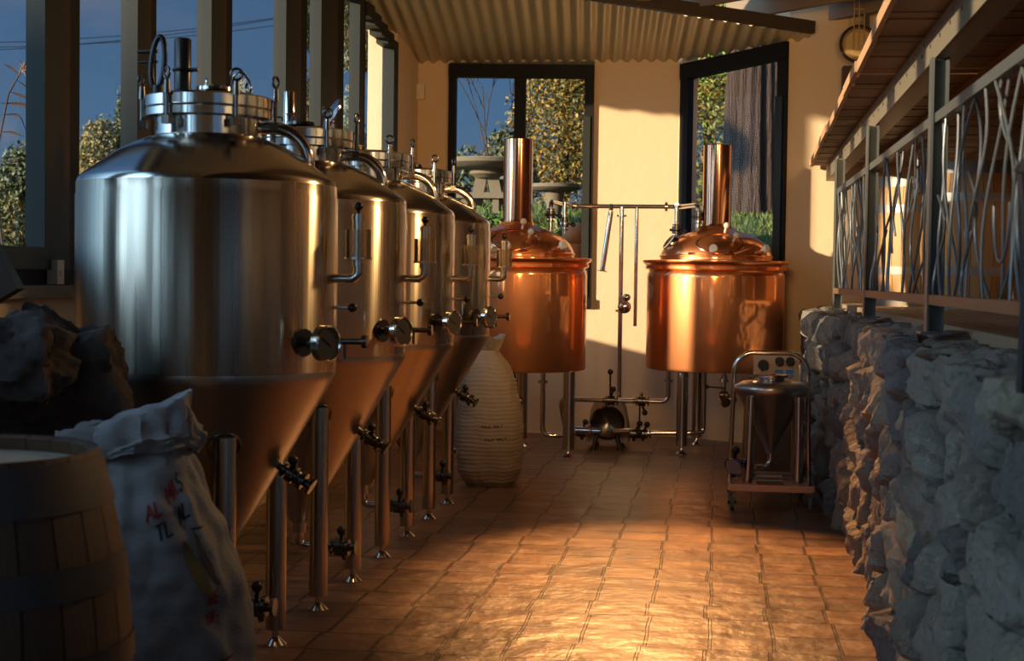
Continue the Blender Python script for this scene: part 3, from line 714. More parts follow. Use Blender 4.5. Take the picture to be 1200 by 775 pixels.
# ================================================================ COPPER KETTLES
def make_kettle(lab):
    t = thing('brew_kettle', (0, 0, 0), lab, 'kettle', 'copper brew kettles')
    mb = MB(); z0 = .735
    mb.lathe([(0, z0 - .0), (.58, z0), (.605, z0 + .006), (.612, z0 + .025), (.612, 1.56), (.608, 1.595), (.595, 1.61), (.60, 1.62), (.628, 1.632), (.628, 1.655), (.62, 1.66)], n=96)
    mb.build('body', 'copper', t)
    mb = MB(); mb.lathe([(.62, 1.66), (.645, 1.68), (.652, 1.695), (.65, 1.706), (.64, 1.71), (.50, 1.712), (.49, 1.716)], n=96); mb.build('rim', 'copper', t)
    mb = MB()
    dome = [(.497, 1.712), (.497, 1.745), (.488, 1.78), (.462, 1.83), (.42, 1.872), (.36, 1.912), (.29, 1.945), (.22, 1.968), (.185, 1.98), (.16, 1.995), (.14, 2.02)]
    mb.lathe(dome, n=96); mb.lathe([(.499, 1.735), (.506, 1.74), (.506, 1.75), (.499, 1.756)], n=96); mb.build('dome', 'copper', t)
    mb = MB(); mb.lathe([(.14, 2.01), (.128, 2.04), (.127, 2.735), (.122, 2.74), (.118, 2.735), (.117, 2.3)], n=48); mb.build('chimney', 'copper_dark', t)
    def dome_pt(x, z, off=.0):       # a point on the dome front at lateral x and height z
        zs = [d[1] for d in dome]; rs_ = [d[0] for d in dome]; r_ = float(np.interp(z, zs, rs_)) + off
        return V(x, -math.sqrt(max(r_ * r_ - x * x, 1e-4)), z)
    h = MB(); pts = [dome_pt(.03 + .2 * math.cos(a), 1.855 + .085 * math.sin(a), .006) for a in [2 * PI * k / 36 for k in range(37)]]
    h.tube(pts, .007, 8); h.tube([dome_pt(-.24, 1.765, .012), dome_pt(.1, 1.765, .012), dome_pt(.40, 1.765, .012)], .008, 8); h.build('hatch_rim', 'copper_dark', t)
    for x, z, big in ((-.02, 1.79, 1), (.39, 1.80, 1)):
        k = MB(); p = dome_pt(x, z); d = V(p.x, p.y, .15).normalized(); k.cyl(p - d * .01, p + d * .05, .012, n=10); k.cyl(p + d * .04, p + d * .075, .038, .034, n=22); k.build('sight_lamp', 'white_enamel', t, label='white round sight lamp')
    for x, z in ((.15, 1.88), (.075, 1.958)):
        k = MB(); p = dome_pt(x, z); d = V(p.x, p.y, .3).normalized(); k.cyl(p - d * .01, p + d * .06, .012, n=10); k.ball(p + d * .075, .028); k.build('hatch_knob', 'plastic_white', t)
    k = MB(); p = V(-.405, -.17, 1.86); nx = V(-.75, -.3, .6).normalized(); k.lathe([(0, .012), (.06, .012), (.075, .02), (.085, 0), (.085, -.02)], c=p, axis=nx, n=28); k.build('sight_glass', 'steel', t, label='small oval steel sight glass')
    return t
def kettle_legs(t, spots):
    for x, y in spots:
        q = MB(); q.cyl((x, y, .075), (x, y, .74), .05, n=28); lg = q.build('leg', 'leg_steel', t)
        f = MB(); f.lathe([(0, 0), (.05, 0), (.05, .008), (.022, .03), (.015, .04), (.015, .08)], c=(x, y, 0), n=24); f.build('foot', 'steel', lg)
K1 = V(-1.755, 13.25, 0); K2 = V(-.035, 13.82, 0)
k1 = make_kettle('copper brew kettle next to the steel fermenters, its lower left side behind the far sack'); k1.location = K1
k2 = copy_tree(k1); k2['label'] = 'copper brew kettle beside the wheeled cone tank, lit by a bright sun glint'; k2.location = K2
kettle_legs(k1, [(.50, -.28), (-.50, -.2), (0, .48)]); kettle_legs(k2, [(-.27, -.35), (-.15, .46), (.48, -.02)])
def hang_valve(t, x, y):
    e = MB(); e.cyl((x, y, .74), (x, y, .55), .022, n=14); e.cyl((x, y, .645), (x, y, .665), .042, n=18); e.cyl((x, y, .66), (x, y, .70), .028, n=14); e.ball((x, y - .0, .52), .05, 16); e.cyl((x - .01, y - .05, .50), (x + .02, y - .12, .47), .04, .045, n=20); e.cyl((x, y, .52), (x + .10, y - .06, .48), .03, n=14)
    o = e.build('drain_valve', 'steel', t)
    e = MB(); e.cyl((x, y - .02, .59), (x - .13, y - .04, .60), .007, n=8); e.ball((x - .15, y - .045, .60), .022); e.build('valve_handle', 'black', o)
hang_valve(k1, .02, -.3); hang_valve(k2, .09, -.3)
# ---- pipework between the kettles
def ferrule(mb, p, ax, r=.035): p = V(p); ax = V(ax).normalized(); mb.cyl(p - ax * .012, p + ax * .012, r, n=18)
YP = 14.2
pl, pr = atY(642, 244, YP), atY(813, 240, YP)
zp = (pl.z + pr.z) / 2
t = thing('transfer_pipe', (0, 0, 0), 'long horizontal steel pipe joining the tops of the two copper kettles against the cream wall', 'pipe')
q = MB(); dl, dr = V(pl.x - .10, 13.75, 0), V(K2.x - .10 - .03, 13.95, 0)
pA, pB = V(K1.x + .28, 13.35, 1.95), V(K2.x - .165, 13.80, 2.0)
q.tube(rounded([pA, (pA.x, pA.y, zp), (pA.x + .08, YP, zp), (pr.x - .12, YP, zp), (pB.x, pB.y, zp), pB], .07, 6), .021, 14)
ferrule(q, (atY(672, 243, YP).x, YP, zp), (1, 0, 0)); ferrule(q, (atY(781, 241, YP).x, YP, zp), (1, 0, 0), .045)
q.build('run', 'steel', t)
def dropper(px, ztop, zbot, name, r=.02, ferr=None, y=YP):
    x = atY(px, 300, y).x; q = MB(); q.cyl((x, y, ztop), (x, y, zbot), r, n=14)
    if ferr: 
        for z in ferr: q.cyl((x, y, z - .01), (x, y, z + .01), .045, n=18)
    q.build(name, 'steel', t); return x
x1 = dropper(661, zp, 1.93, 'dropper', .019, (2.02,), 13.5)
bx = atY(661, 300, 13.5).x
q = MB(); q.cyl((bx, 13.5, zp), (bx, YP, zp), .019, n=12); q.build('elbow', 'steel', t)
valve((bx, 13.5, 2.1), (0, 0, -1), (1, -.3, 0), .026, .14, t)
xk = pA.x; valve((pA.x, pA.y, 2.17), (0, 0, -1), (1, -.3, 0), .026, .14, t)
x2 = dropper(792, zp, 1.9, 'dropper', .019, None, 13.86)
q = MB(); q.cyl((x2, 13.86, zp), (x2, YP, zp), .019, n=12); q.build('elbow', 'steel', t)
valve((x2, 13.86, 2.06), (0, 0, -1), (1, -.3, 0), .026, .14, t)
valve((pB.x, pB.y, 2.18), (0, 0, -1), (1, -.3, 0), .026, .14, t)
xm = dropper(728, zp, .42, 'riser', .021, (2.12, 1.24))
xs = dropper(745.5, zp + .01, 1.10, 'dropper', .017)
a_, b_ = V(atY(716, 248, YP - .06).x, YP - .06, atY(716, 248, YP - .06).z), atY(706, 317, YP - .06)
q = MB(); q.cyl(a_, b_, .024, n=14); q.cyl(b_, b_ + (b_ - a_).normalized() * .01, .045, n=18); hx = (a_ + V(0, .06, .06)); q.cyl(a_, hx, .02, n=12); q.build('spout', 'steel', t, label='slanted hanging spout')
q = MB(); px = atY(732, 360, YP - .06); q.lathe([(0, -.02), (.055, -.02), (.06, 0), (.05, .02), (.03, .035), (0, .035)], c=px, axis=(.1, -1, 0), n=26); q.cyl(px, px + V(.0, 0, .10), .03, n=16); q.ball(px + V(.02, -.02, .09), .036); q.cyl(px - V(0, .0, .0), V(xm, YP, px.z), .03, n=14); q.build('pump_head', 'steel', t)
# lower run with its valves and the pump
t2_ = thing('wort_pipe', (0, 0, 0), 'lower steel pipe run with ball handled valves near the floor between the kettles', 'pipe')
YL = 13.75
z1 = atY(700, 469, YL).z; z2 = atY(700, 507, YL).z
q = MB(); xl0, xl1 = atY(660, 470, YL).x, atY(783, 466, YL).x
q.tube(rounded([(xl0 + .10, YL, z2 + .02), (xl0 + .02, YL, z2 + .05), (xl0 - .03, YL, z1), (xl1, YL, z1), (xl1, YL, .74)], .07, 6), .022, 14); q.cyl((xl1, YL, .62), (xl1, YL, .64), .042, n=18)
q.build('upper_run', 'steel', t2_)
q = MB(); xd = atY(636, 480, YL - .2).x
q.tube(rounded([(xd, YL - .2, .76), (xd, YL - .2, z2 - .02), (xd + .2, YL - .15, z2 - .02), (-1.25, YL, z2 - .01)], .08, 6), .023, 14); ferrule(q, (xd, YL - .2, .61), (0, 0, 1), .045); q.build('drain_run', 'steel', t2_)
q = MB(); q.tube(rounded([(-.92, YL, z2), (-.2, YL, z2 + .02), (-.12, YL + .05, z2 + .02), (-.12, YL + .05, .74)], .06, 6), .023, 14); q.build('return_run', 'steel', t2_)
for px, zz, hd in ((715, z1, (0, -.2, 1)), (751, z1, (.1, -.3, -1)), (744, z2, (.2, -.4, .9)), (754, z2, (.1, -.5, .8)), (682, z2, (.1, -.4, .9))):
    valve((atY(px, 480, YL).x - .07, YL, zz), (1, 0, 0), hd, .032, .14, t2_)
for px, zz, dz in ((715, z1, .26), (750, z1, -.28)):
    q = MB(); x = atY(px, 480, YL).x; q.cyl((x, YL - .03, zz), (x, YL - .04, zz + dz), .008, n=8); q.ball((x, YL - .04, zz + dz), .026); q.build('valve_handle', 'black', t2_)
pp = V(atY(712, 500, YL).x, YL + .02, 0)
t3 = thing('transfer_pump', pp, 'round bodied electric pump on short feet between the kettles', 'pump')
q = MB(); prof = [(-.19, .06), (-.18, .20), (-.15, .36), (-.11, .44), (.11, .44), (.15, .36), (.18, .20), (.19, .06)]
vs = [V(x, y, z) for y in (-.03, .30) for x, z in prof]; q.add(vs, [tuple(range(8)), tuple(range(8, 16))[::-1]] + [(i, i + 8, (i + 1) % 8 + 8, (i + 1) % 8) for i in range(8)], False); q.build('motor', 'motor', t3)
q = MB(); q.lathe([(.15, .01), (.155, -.02), (.14, -.035), (.125, -.02), (.0, -.0)], c=(0, -.03, .24), axis=(0, 1, 0), n=36); q.build('flange', 'dark_steel', t3)
q = MB(); q.lathe([(0, -.19), (.04, -.19), (.045, -.16), (.085, -.15), (.105, -.13), (.105, -.09), (.09, -.07)], c=(0, 0, .22), axis=(.15, -1, .1), n=32); q.cyl((-.05, -.14, .17), (-.28, -.1, .17), .035, n=16); q.cyl((-.16, -.13, .17), (-.14, -.13, .17), .06, n=20); q.cyl((.05, -.17, .17), (.2, -.12, .17), .03, n=16); q.build('volute', 'steel', t3)
q = MB(); q.box((-.1, -.02, .36), (.12, .2, .45)); q.build('terminal_box', 'motor', t3)
q = MB(); q.box((-.05, -.025, .375), (.05, -.021, .435)); q.build('warning_sticker', 'yellow', t3, label='yellow sticker')
for x, y in ((-.12, -.12), (.12, -.1), (-.12, .22), (.12, .22)):
    q = MB(); q.cyl((x, y, 0), (x * .7, y, .16), .02, n=12); q.cyl((x, y, 0), (x, y, .012), .03, n=14); q.build('foot', 'dark_steel', t3)

# ================================================================ WHEELED CONE TANK
cx = .365; CY = 10.55
t = thing('cone_tank_trolley', (cx, CY, 0), 'small steel cone tank on a four wheeled trolley with a hooped handle', 'trolley')
W2, D2 = .265, .28
q = MB()
for y in (-D2, D2): q.box((-W2, y - .02, .135), (W2, y + .02, .18))
for x in (-W2, W2): q.box((x - .02, -D2, .135), (x + .02, D2, .18))
q.box((-W2, .03, .14), (W2, .07, .175)); q.box((-.09, -D2, .15), (.09, D2, .17))
q.build('base_frame', 'leg_steel', t)
q = MB(); q.tube([V(-W2 - .005, .17, .18)] + [V(-W2 + .012, .17, .85)] + arc((-W2 + .15, .17, .90), (1, 0, 0), (0, 0, 1), .138, PI, PI / 2, 8) + arc((W2 - .15, .17, .90), (1, 0, 0), (0, 0, 1), .138, PI / 2, 0, 8) + [V(W2 - .012, .17, .85), V(W2 + .005, .17, .18)], .0165, 14); q.build('handle_hoop', 'steel', t)
q = MB(); q.lathe([(0, .36), (.03, .36), (.04, .40), (.232, .765), (.25, .785), (.252, .81), (.245, .825), (.20, .85), (.10, .862), (.085, .864), (.085, .876), (.105, .878), (.105, .890), (.0, .890)], n=56); q.build('cone', 'brushed_cone', t)
q = MB(); q.lathe([(.105, .886), (.108, .890), (.108, .900), (.09, .904), (0, .908)], n=36); q.cyl((-.15, 0, .888), (.15, 0, .888), .008, n=8); q.cyl((.12, -.03, .885), (.12, .03, .885), .014, n=10); q.cyl((-.12, -.03, .885), (-.12, .03, .885), .014, n=10); q.build('lid', 'steel', t)
q = MB(); q.tube(rounded([(0, 0, .38), (0, 0, .27), (-.10, -.05, .27)], .05), .02, 12); q.build('outlet_elbow', 'steel', t)
for x, y in ((-.145, -.17), (.19, -.15), (-.15, .19), (.19, .19)):
    q = MB(); q.cyl((x - .01, y, .18), (x + (.006 if x < 0 else -.012), y * .95, .76), .034, n=20); q.build('leg', 'leg_steel', t)
o = valve((-.24, -.20, .30), (-.1, -1, 0), (0.1, -.2, 1), .034, .14, t, 'outlet_valve')
q = MB(); q.cyl((-.13, -.13, .30), (-.30, -.2, .31), .03, n=14); q.cyl((-.26, -.24, .30), (-.26, -.30, .29), .042, n=20); q.build('pipe_stub', 'dark_steel', t)
for x, y in ((-W2 + .01, -D2 + .01), (W2 - .01, -D2 + .01), (-W2 + .01, D2), (W2 - .04, D2)):
    q = MB(); q.cyl((x - .012, y + .02, .05), (x + .012, y + .02, .05), .05, n=24); w_ = q.build('caster_wheel', 'rubber', t, label='grey green caster wheel')
    q = MB(); q.box((x - .026, y - .0, .045), (x - .02, y + .04, .12)); q.box((x + .02, y - .0, .045), (x + .026, y + .04, .12)); q.box((x - .026, y - .012, .115), (x + .026, y + .05, .136)); q.cyl((x - .03, y + .02, .05), (x + .03, y + .02, .05), .01, n=8); q.build('caster_fork', 'dark_steel', w_)
# cabinet behind it
t = thing('control_cabinet', (.44, 11.75, 0), 'low brown cabinet with a gauge panel, standing behind the wheeled cone tank', 'cabinet')
q = MB(); q.box((-.20, -.02, .09), (.18, .40, .62)); q.box((-.215, -.035, .62), (.195, .41, .65)); q.build('body', 'cabinet', t)
q = MB(); q.box((-.185, -.028, .14), (.165, -.02, .58)); q.build('door', 'cabinet', t)
q = MB(); q.box((-.15, .05, .65), (-.11, .12, .75)); q.box((.1, .05, .65), (.14, .12, .75)); q.build('bracket', 'dark_steel', t)
q = MB(); q.box((-.17, .0, .72), (.17, .18, 1.0)); pn = q.build('gauge_panel', 'panel', t)
for x, z, r_ in ((-.10, .90, .034), (.02, .93, .028), (.10, .93, .028)):
    q = MB(); q.cyl((x, .005, z), (x, -.045, z), r_, n=20); q.cyl((x, -.03, z), (x, -.04, z), r_ * 1.2, n=20); q.build('gauge', 'black', pn)
for x in (.02, .10):
    q = MB(); q.box((x - .03, -.004, .83), (x + .03, .001, .865)); q.build('blue_label', 'blue', pn, label='blue label')
for x in (-.17, .15):
    for y in (.03, .35):
        q = MB(); q.cyl((x - .015, y, .045), (x + .015, y, .045), .045, n=18); q.box((x - .02, y - .02, .045), (x + .02, y + .02, .09)); q.build('caster', 'rubber', t)

# ================================================================ SACKS, ROCKS
def stroke_font():
    return {'A': [[(0, 0), (.5, 1), (1, 0)], [(.2, .4), (.8, .4)]], 'L': [[(0, 1), (0, 0), (.9, 0)]], 'M': [[(0, 0), (0, 1), (.5, .4), (1, 1), (1, 0)]], 'S': [[(.95, .85), (.5, 1), (.1, .8), (.3, .55), (.75, .45), (.95, .2), (.5, 0), (.05, .15)]],
            'T': [[(0, 1), (1, 1)], [(.5, 1), (.5, 0)]], 'P': [[(0, 0), (0, 1), (.75, 1), (.95, .75), (.75, .5), (0, .5)]], 'E': [[(.9, 1), (0, 1), (0, 0), (.9, 0)], [(0, .5), (.7, .5)]], 'W': [[(0, 1), (.25, 0), (.5, .7), (.75, 0), (1, 1)]], ' ': []}
FONT = stroke_font()
def write(surf, text, u0, v0, du, dv_, slope, wdt, mat, parent, name):
    """letters laid on a surface function surf(u, v, off)"""
    mb = MB(); x = 0
    for ch in text:
        for st in FONT[ch]:
            pts = []
            for (ax, ay), (bx_, by_) in zip(st[:-1], st[1:]):
                for k in range(7): pts.append((ax + (bx_ - ax) * k / 6, ay + (by_ - ay) * k / 6))
            P3 = [surf(u0 + (x + a) * du, v0 + b_ * dv_ + slope * (x + a), .003) for a, b_ in pts]
            vs, fs = [], []
            for i, p in enumerate(P3):
                d = (P3[min(i + 1, len(P3) - 1)] - P3[max(i - 1, 0)])
                if d.length < 1e-6: d = V(0, 0, 1)
                uu, vv_ = pts[i]; q0 = surf(u0 + (x + uu) * du, v0 + vv_ * dv_ + slope * (x + uu), .02); nn = (q0 - p).normalized()
                s_ = d.normalized().cross(nn).normalized() * wdt; vs += [p - s_, p + s_]
            for i in range(len(P3) - 1): fs.append((2 * i, 2 * i + 1, 2 * i + 3, 2 * i + 2))
            mb.add(vs, fs)
        x += 1.3
    return mb.build(name, mat, parent)
def bag_surf(H, cfun, rfun, wr, seed, tilt=0.0, ring=0.0, ex=2.6):
    def f(u, v, off=0.0):
        a = 2 * PI * u; c = cfun(v); rx, ry = rfun(v)
        ca, sa = math.cos(a), math.sin(a)
        k = 1 / (abs(ca) ** ex + abs(sa) ** ex) ** (1 / ex)
        p = V(ca * k * rx, sa * k * ry, 0)
        z = H * v
        n_ = noise.fractal(V(ca * 1.3 + seed, sa * 1.3, z * 3.2), .9, 2.0, 4)
        n2 = noise.noise(V(ca * .8, sa * .8 + seed, z * 16)) 
        n3 = math.sin(z * 210 + 2.5 * noise.noise(V(ca * 2, sa * 2, z * 4))) * ring
        out = p.normalized() * (wr * n_ + wr * .25 * n2 + n3 + off)
        return c + p + out + V(0, 0, z + tilt * p.x * v ** 4)
    return f
# printed sack in front of the nearest tank
def c1(v): return V(-.135 * v ** 1.6 + .01, .02 * v, .02 * math.sin(PI * v) * 0)
def r1(v):
    base = .245 + .03 * math.sin(PI * min(v * 1.1, 1)); pin = 1 - max(0, (v - .55)) ** 1.2 * .95
    fl = min(1, (v / .07) ** .5) if v < .07 else 1
    return base * pin * fl, (.20 * (1 - max(0, v - .6) ** 1.1 * 1.75)) * fl
HB = 1.05
s1 = bag_surf(HB, c1, r1, .036, 3.1, tilt=.45, ex=2.05)
bag1 = atY(196, 700, 4.5)
t = thing('malt_sack', (bag1.x, 4.5, 0), 'white printed malt sack with a folded top leaning between the barrel and the nearest fermenter', 'sack', None, R(14))
mb = MB(); mb.grid(lambda u, v: s1(u, v), 96, 90, True); mb.add([s1(k / 96, 0.001) for k in range(96)], [tuple(range(96))[::-1]]); mb.build('bag', 'sack', t)
def flap(u, v):
    p = s1(u, 1.0); q = s1(u, .93)
    n_ = (V(p.x - c1(1).x, p.y - c1(1).y, 0)); n_ = n_.normalized() if n_.length else V(1, 0, 0)
    lift = .055 * math.sin(PI * min(1, v * 1.6)) if v < .62 else .055 * math.sin(PI * .99)
    droop = .20 * max(0, v - .30) * (.75 + .35 * math.sin(u * 2 * PI + .6))
    w_ = .035 * noise.fractal(V(math.cos(2 * PI * u) * 2.2, math.sin(2 * PI * u) * 2.2, v * 3.1), .8, 2.1, 4)
    return p + V(0, 0, lift - droop + w_ * .5) + n_ * (.008 + .055 * math.sin(PI * min(v, .62) / 1.24) + w_ * (.3 + v))
mb = MB(); mb.grid(flap, 96, 18, True); mb.build('folded_top', 'sack', t)
uf = .72
write(s1, 'AL MA', .772, .752, .0135, .042, .0088, .0042, 'ink_red', t, 'red_print')
write(s1, 'S', .772 + .0135 * 6.5, .752 + .0088 * 6.5, .0135, .042, .0088, .0042, 'ink_dark', t, 'dark_print')
write(s1, 'TL AL', .785, .696, .0135, .042, .0088, .0042, 'ink_dark', t, 'dark_print')
write(s1, 'WE', .862, .51, .010, .03, .004, .0035, 'ink_red', t, 'red_print'); write(s1, 'WA', .860, .455, .010, .03, .004, .0035, 'ink_red', t, 'red_print')
mb = MB()
def ribbon(pts, wdt):
    P3 = [s1(a, b_, .003) for a, b_ in pts]; vs, fs = [], []
    for i, p in enumerate(P3):
        d = P3[min(i + 1, len(P3) - 1)] - P3[max(i - 1, 0)]; q0 = s1(pts[i][0], pts[i][1], .03); s_ = d.normalized().cross((q0 - p).normalized()).normalized() * (wdt if not callable(wdt) else wdt(i / (len(P3) - 1)))
        vs += [p - s_, p + s_]
    for i in range(len(P3) - 1): fs.append((2 * i, 2 * i + 1, 2 * i + 3, 2 * i + 2))
    mb.add(vs, fs)
ribbon([(.833 + .03 * k / 12, .69 - .16 * k / 12) for k in range(13)], lambda u: .004 + .022 * math.sin(PI * u)); mb.build('leaf_print', 'ink_olive', t)
mb = MB(); ribbon([(.863 + .028 * k / 12, .71 - .15 * k / 12) for k in range(13)], lambda u: .003 + .012 * math.sin(PI * u)); mb.build('dark_print', 'ink_dark', t)
mb = MB(); ribbon([(.86 + .04 * k / 10, .715) for k in range(11)], .003); mb.build('dark_print', 'ink_dark', t)
mb = MB(); ribbon([(.83 + .08 * k / 10, .345 + .02 * k / 10) for k in range(11)], .004); ribbon([(.83, .345 - .16 * k / 10) for k in range(11)], .004); mb.build('red_print', 'ink_red', t)
# ringed sack by the kettles
H2 = 1.0
def c2(v): return V(-.03 * v * v, 0, 0)
def r2_(v):
    rr = .25 * float(np.interp(v, [0, .04, .12, .3, .45, .6, .75, .88, .95, 1], [.62, .78, .92, 1, .985, .92, .80, .62, .42, .30]))
    return rr, rr * .9
s2 = bag_surf(H2, c2, r2_, .016, 9.7, ring=.0019)
bp_ = atY(574, 560, 11.15)
t = thing('grain_sack', (bp_.x, 11.15, 0), 'upright pale grain sack with ridged sides standing between the last fermenter and a copper kettle', 'sack')
mb = MB(); mb.grid(lambda u, v: s2(u, v), 80, 150, True); mb.add([s2(k / 80, 0) for k in range(80)], [tuple(range(80))[::-1]]); mb.build('bag', 'sack_warm', t)
def neck(u, v):
    p = s2(u, 1.0); c = V(c2(1).x, 0, H2); d = p - c
    return c + V(d.x * (1 + .9 * v + .2 * math.sin(u * 40)), d.y * (1 + .9 * v), .10 * v + .02 * math.sin(u * 2 * PI * 3)) + V(-.03 * v, 0, 0)
mb = MB(); mb.grid(neck, 64, 10, True); mb.build('tied_neck', 'sack_warm', t)
write(s2, 'PALE MALT', .735, .44, .0085, .018, .0008, .0022, 'ink_dark', t, 'dark_print'); write(s2, 'PALE MALT', .748, .345, .0085, .018, .0008, .0022, 'ink_dark', t, 'dark_print')

def rock(name, loc, r, sc_, seed, lab, mat='boulder', amp=.35, rot=0):
    mb = MB(); n = 40
    def fn(u, v):
        a, b_ = 2 * PI * u, PI * v
        d = V(math.sin(b_) * math.cos(a), math.sin(b_) * math.sin(a), math.cos(b_))
        k = 1 + amp * noise.fractal(d * 1.4 + V(seed, 0, 0), .8, 2.2, 5)
        bx = max(abs(d.x), abs(d.y), abs(d.z)); k *= (1 / bx) ** .35
        return V(d.x * r * sc_[0] * k, d.y * r * sc_[1] * k, d.z * r * sc_[2] * k)
    mb.grid(fn, 64, 36, True); o = mb.build(name, mat, loc=loc); o.rotation_euler = (0, 0, rot); tag(o, lab, 'rock', 'rocks beside the nearest fermenter'); return o
q = atY(62, 432, 4.95)
rock('boulder', (q.x, 4.95, q.z - .06), .235, (1.0, .75, 1.0), 1.3, 'rough dark boulder with a pale top resting on the rock pile under the window', rot=.3)
q = atY(10, 405, 4.75); rock('boulder', (q.x, 4.75, q.z - .06), .17, (1.1, .8, .9), 5.2, 'smaller squarish rock next to the boulder, under the wooden offcut', rot=.1)
q = atY(35, 600, 4.95); rock('boulder', (q.x - .08, 4.95, .46), .44, (.95, .62, 1.02), 8.8, 'large dark rock on the floor behind the barrel carrying the other rocks', amp=.15)
a_ = atY(-30, 330, 4.85); mb = MB(); a0, a1 = atY(2, 300, 4.85), atY(26, 356, 4.85)
mb.bar(a0 - V(.12, 0, -.02), a1 - V(.09, 0, 0), .06, .20, up=(1, 0, .3)); o = mb.build('timber_offcut', 'frame_brown'); tag(o, 'short brown timber offcut leaning on the squarish rock by the window', 'wood')

# ================================================================ SMALL WALL THINGS
p = atY(493, 108, YB - .03); t = thing('sensor_box', p, 'small off white sensor box high on the cream wall beside the window', 'sensor')
mb = MB(); mb.lathe([(.0, 0), (.04, 0), (.046, -.012), (.046, -.03), (.036, -.05), (0, -.055)], axis=(0, 1, 0), n=4); 
mb = MB(); mb.box((-.045, -.045, -.075), (.045, .03, .075)); mb.build('case', 'plastic_white', t)
mb = MB(); mb.ball((0, -.035, -.02), .03, 12, (1, .6, 1.3)); mb.build('lens', 'plastic_white', t)
p = atY(1006, 42, 14.12); t = thing('cage_lamp', p, 'round yellowed lamp with a wire cage hanging high on the wall above the soffit', 'lamp')
mb = MB(); mb.lathe([(0, .1), (.12, .1), (.15, .06), (.155, 0), (.14, -.05), (0, -.06)], axis=(0, -1, 0), n=36, c=(0, 0, -.08)); mb.build('housing', 'lantern', t)
mb = MB(); mb.torus((0, -.05, -.08), (0, 1, 0), .155, .018, 36, 8); mb.build('ring', 'frame_brown', t)
mb = MB()
for x in (-.05, -.005, .04): mb.cyl((x, -.13, -.14), (x, -.1, .42), .006, n=8)
for z in (.02, .12, .22, .32): mb.cyl((-.05, -.115, z), (.04, -.115, z), .006, n=8)
mb.build('wire_cage', 'lantern', t)
mb = MB(); mb.box((-.13, -.03, -.62), (.05, .14, -.27)); o = mb.build('wall_bracket', 'frame_brown', t)
mb = MB(); mb.box((.05, -.06, -.1), (.09, .1, .5)); mb.build('back_strap', 'iron', t)
p = atX(64, 326, XW + .0); t = MB(); t.box((-.02, -.035, -.05), (.03, .035, .06)); t.cyl((.03, 0, 0), (.036, 0, 0), .014, n=12); o = t.build('window_catch', 'plastic_white', loc=(XW + .0, p.y, 1.53)); tag(o, 'small pale catch under the window frame above the stone sill', 'catch')

# ================================================================ OUTSIDE
def leafcloud(name, blobs, n, size, cols, parent=None, seed=1, mat='leaf', thin=1.0, shell=.55):
    rs = np.random.RandomState(seed); vs = []; cc = []; k = len(blobs)
    wts = np.array([b_[3] * b_[4] * b_[5] for b_ in blobs]) ** .7; wts /= wts.sum(); ch = rs.choice(k, n, p=wts)
    B = np.array(blobs)[ch]
    d = rs.normal(size=(n, 3)); d /= np.linalg.norm(d, axis=1)[:, None]; rad = shell + (1 - shell) * rs.rand(n) ** .6
    P = B[:, :3] + d * rad[:, None] * B[:, 3:6] * (.85 + .3 * rs.rand(n))[:, None]
    a = rs.normal(size=(n, 3)); a /= np.linalg.norm(a, axis=1)[:, None]; b_ = np.cross(a, rs.normal(size=(n, 3))); b_ /= np.linalg.norm(b_, axis=1)[:, None]
    s_ = size * (.6 + .8 * rs.rand(n))[:, None]
    quad = np.stack([P - a * s_, P + b_ * s_ * .45 * thin, P + a * s_, P - b_ * s_ * .45 * thin], 1).reshape(-1, 3)
    C = np.array(cols)[rs.randint(0, len(cols), n)] * (.7 + .6 * rs.rand(n))[:, None]; C = np.repeat(C, 4, 0)
    mb = MB(); mb.v = [tuple(p) for p in quad]; mb.c = [tuple(c) for c in C]; mb.f = [[4 * i, 4 * i + 1, 4 * i + 2, 4 * i + 3] for i in range(n)]; mb.sm = [False] * n
    o = mb.build(name, mat, parent); return o
YG = [(.27, .165, .022), (.19, .13, .02), (.13, .12, .022), (.33, .185, .025), (.08, .095, .02)]
DG = [(.06, .085, .03), (.085, .11, .035), (.045, .06, .025), (.11, .11, .04)]
GG = [(.05, .11, .015), (.08, .15, .02), (.12, .18, .03), (.04, .08, .015)]
def tree(loc, lab, cat, blobs, n, size, cols, trunk=None, seed=1, name='garden_tree', thin=1.0, group=None):
    t = thing(name, loc, lab, cat, group)
    leafcloud('crown', blobs, n, size, cols, t, seed, thin=thin)
    if trunk:
        mb = MB(); mb.tube(trunk[0], trunk[1], 10, r2=trunk[1] * .4); mb.build('trunk', 'bark', t)
    return t
def gz(x, y):       # ground outside
    b_ = 1.55 + .17 * max(0, min(y - 15.3, 6)) + .03 * max(0, y - 21.3)
    if x < -3.3: b_ = min(b_, .9 + .055 * max(0, -x - 3.3) + .09 * max(0, y - 8) * (1 if y < 20 else 1))
    return b_ + .05 * noise.noise(V(x * .6, y * .6, 0))
mb = MB()
def gfn(u, v): 
    x, y = -34 + 50 * u, 15.32 + 45 * v * v; return V(x, y, gz(x, y))
mb.grid(gfn, 80, 60); 
def gfn2(u, v):
    x, y = -34 + 30.6 * u, -40 + 55.4 * v; return V(x, y, gz(x, y))
mb.grid(gfn2, 60, 60)
o = mb.build('ground', 'soil'); o['kind'] = 'structure'
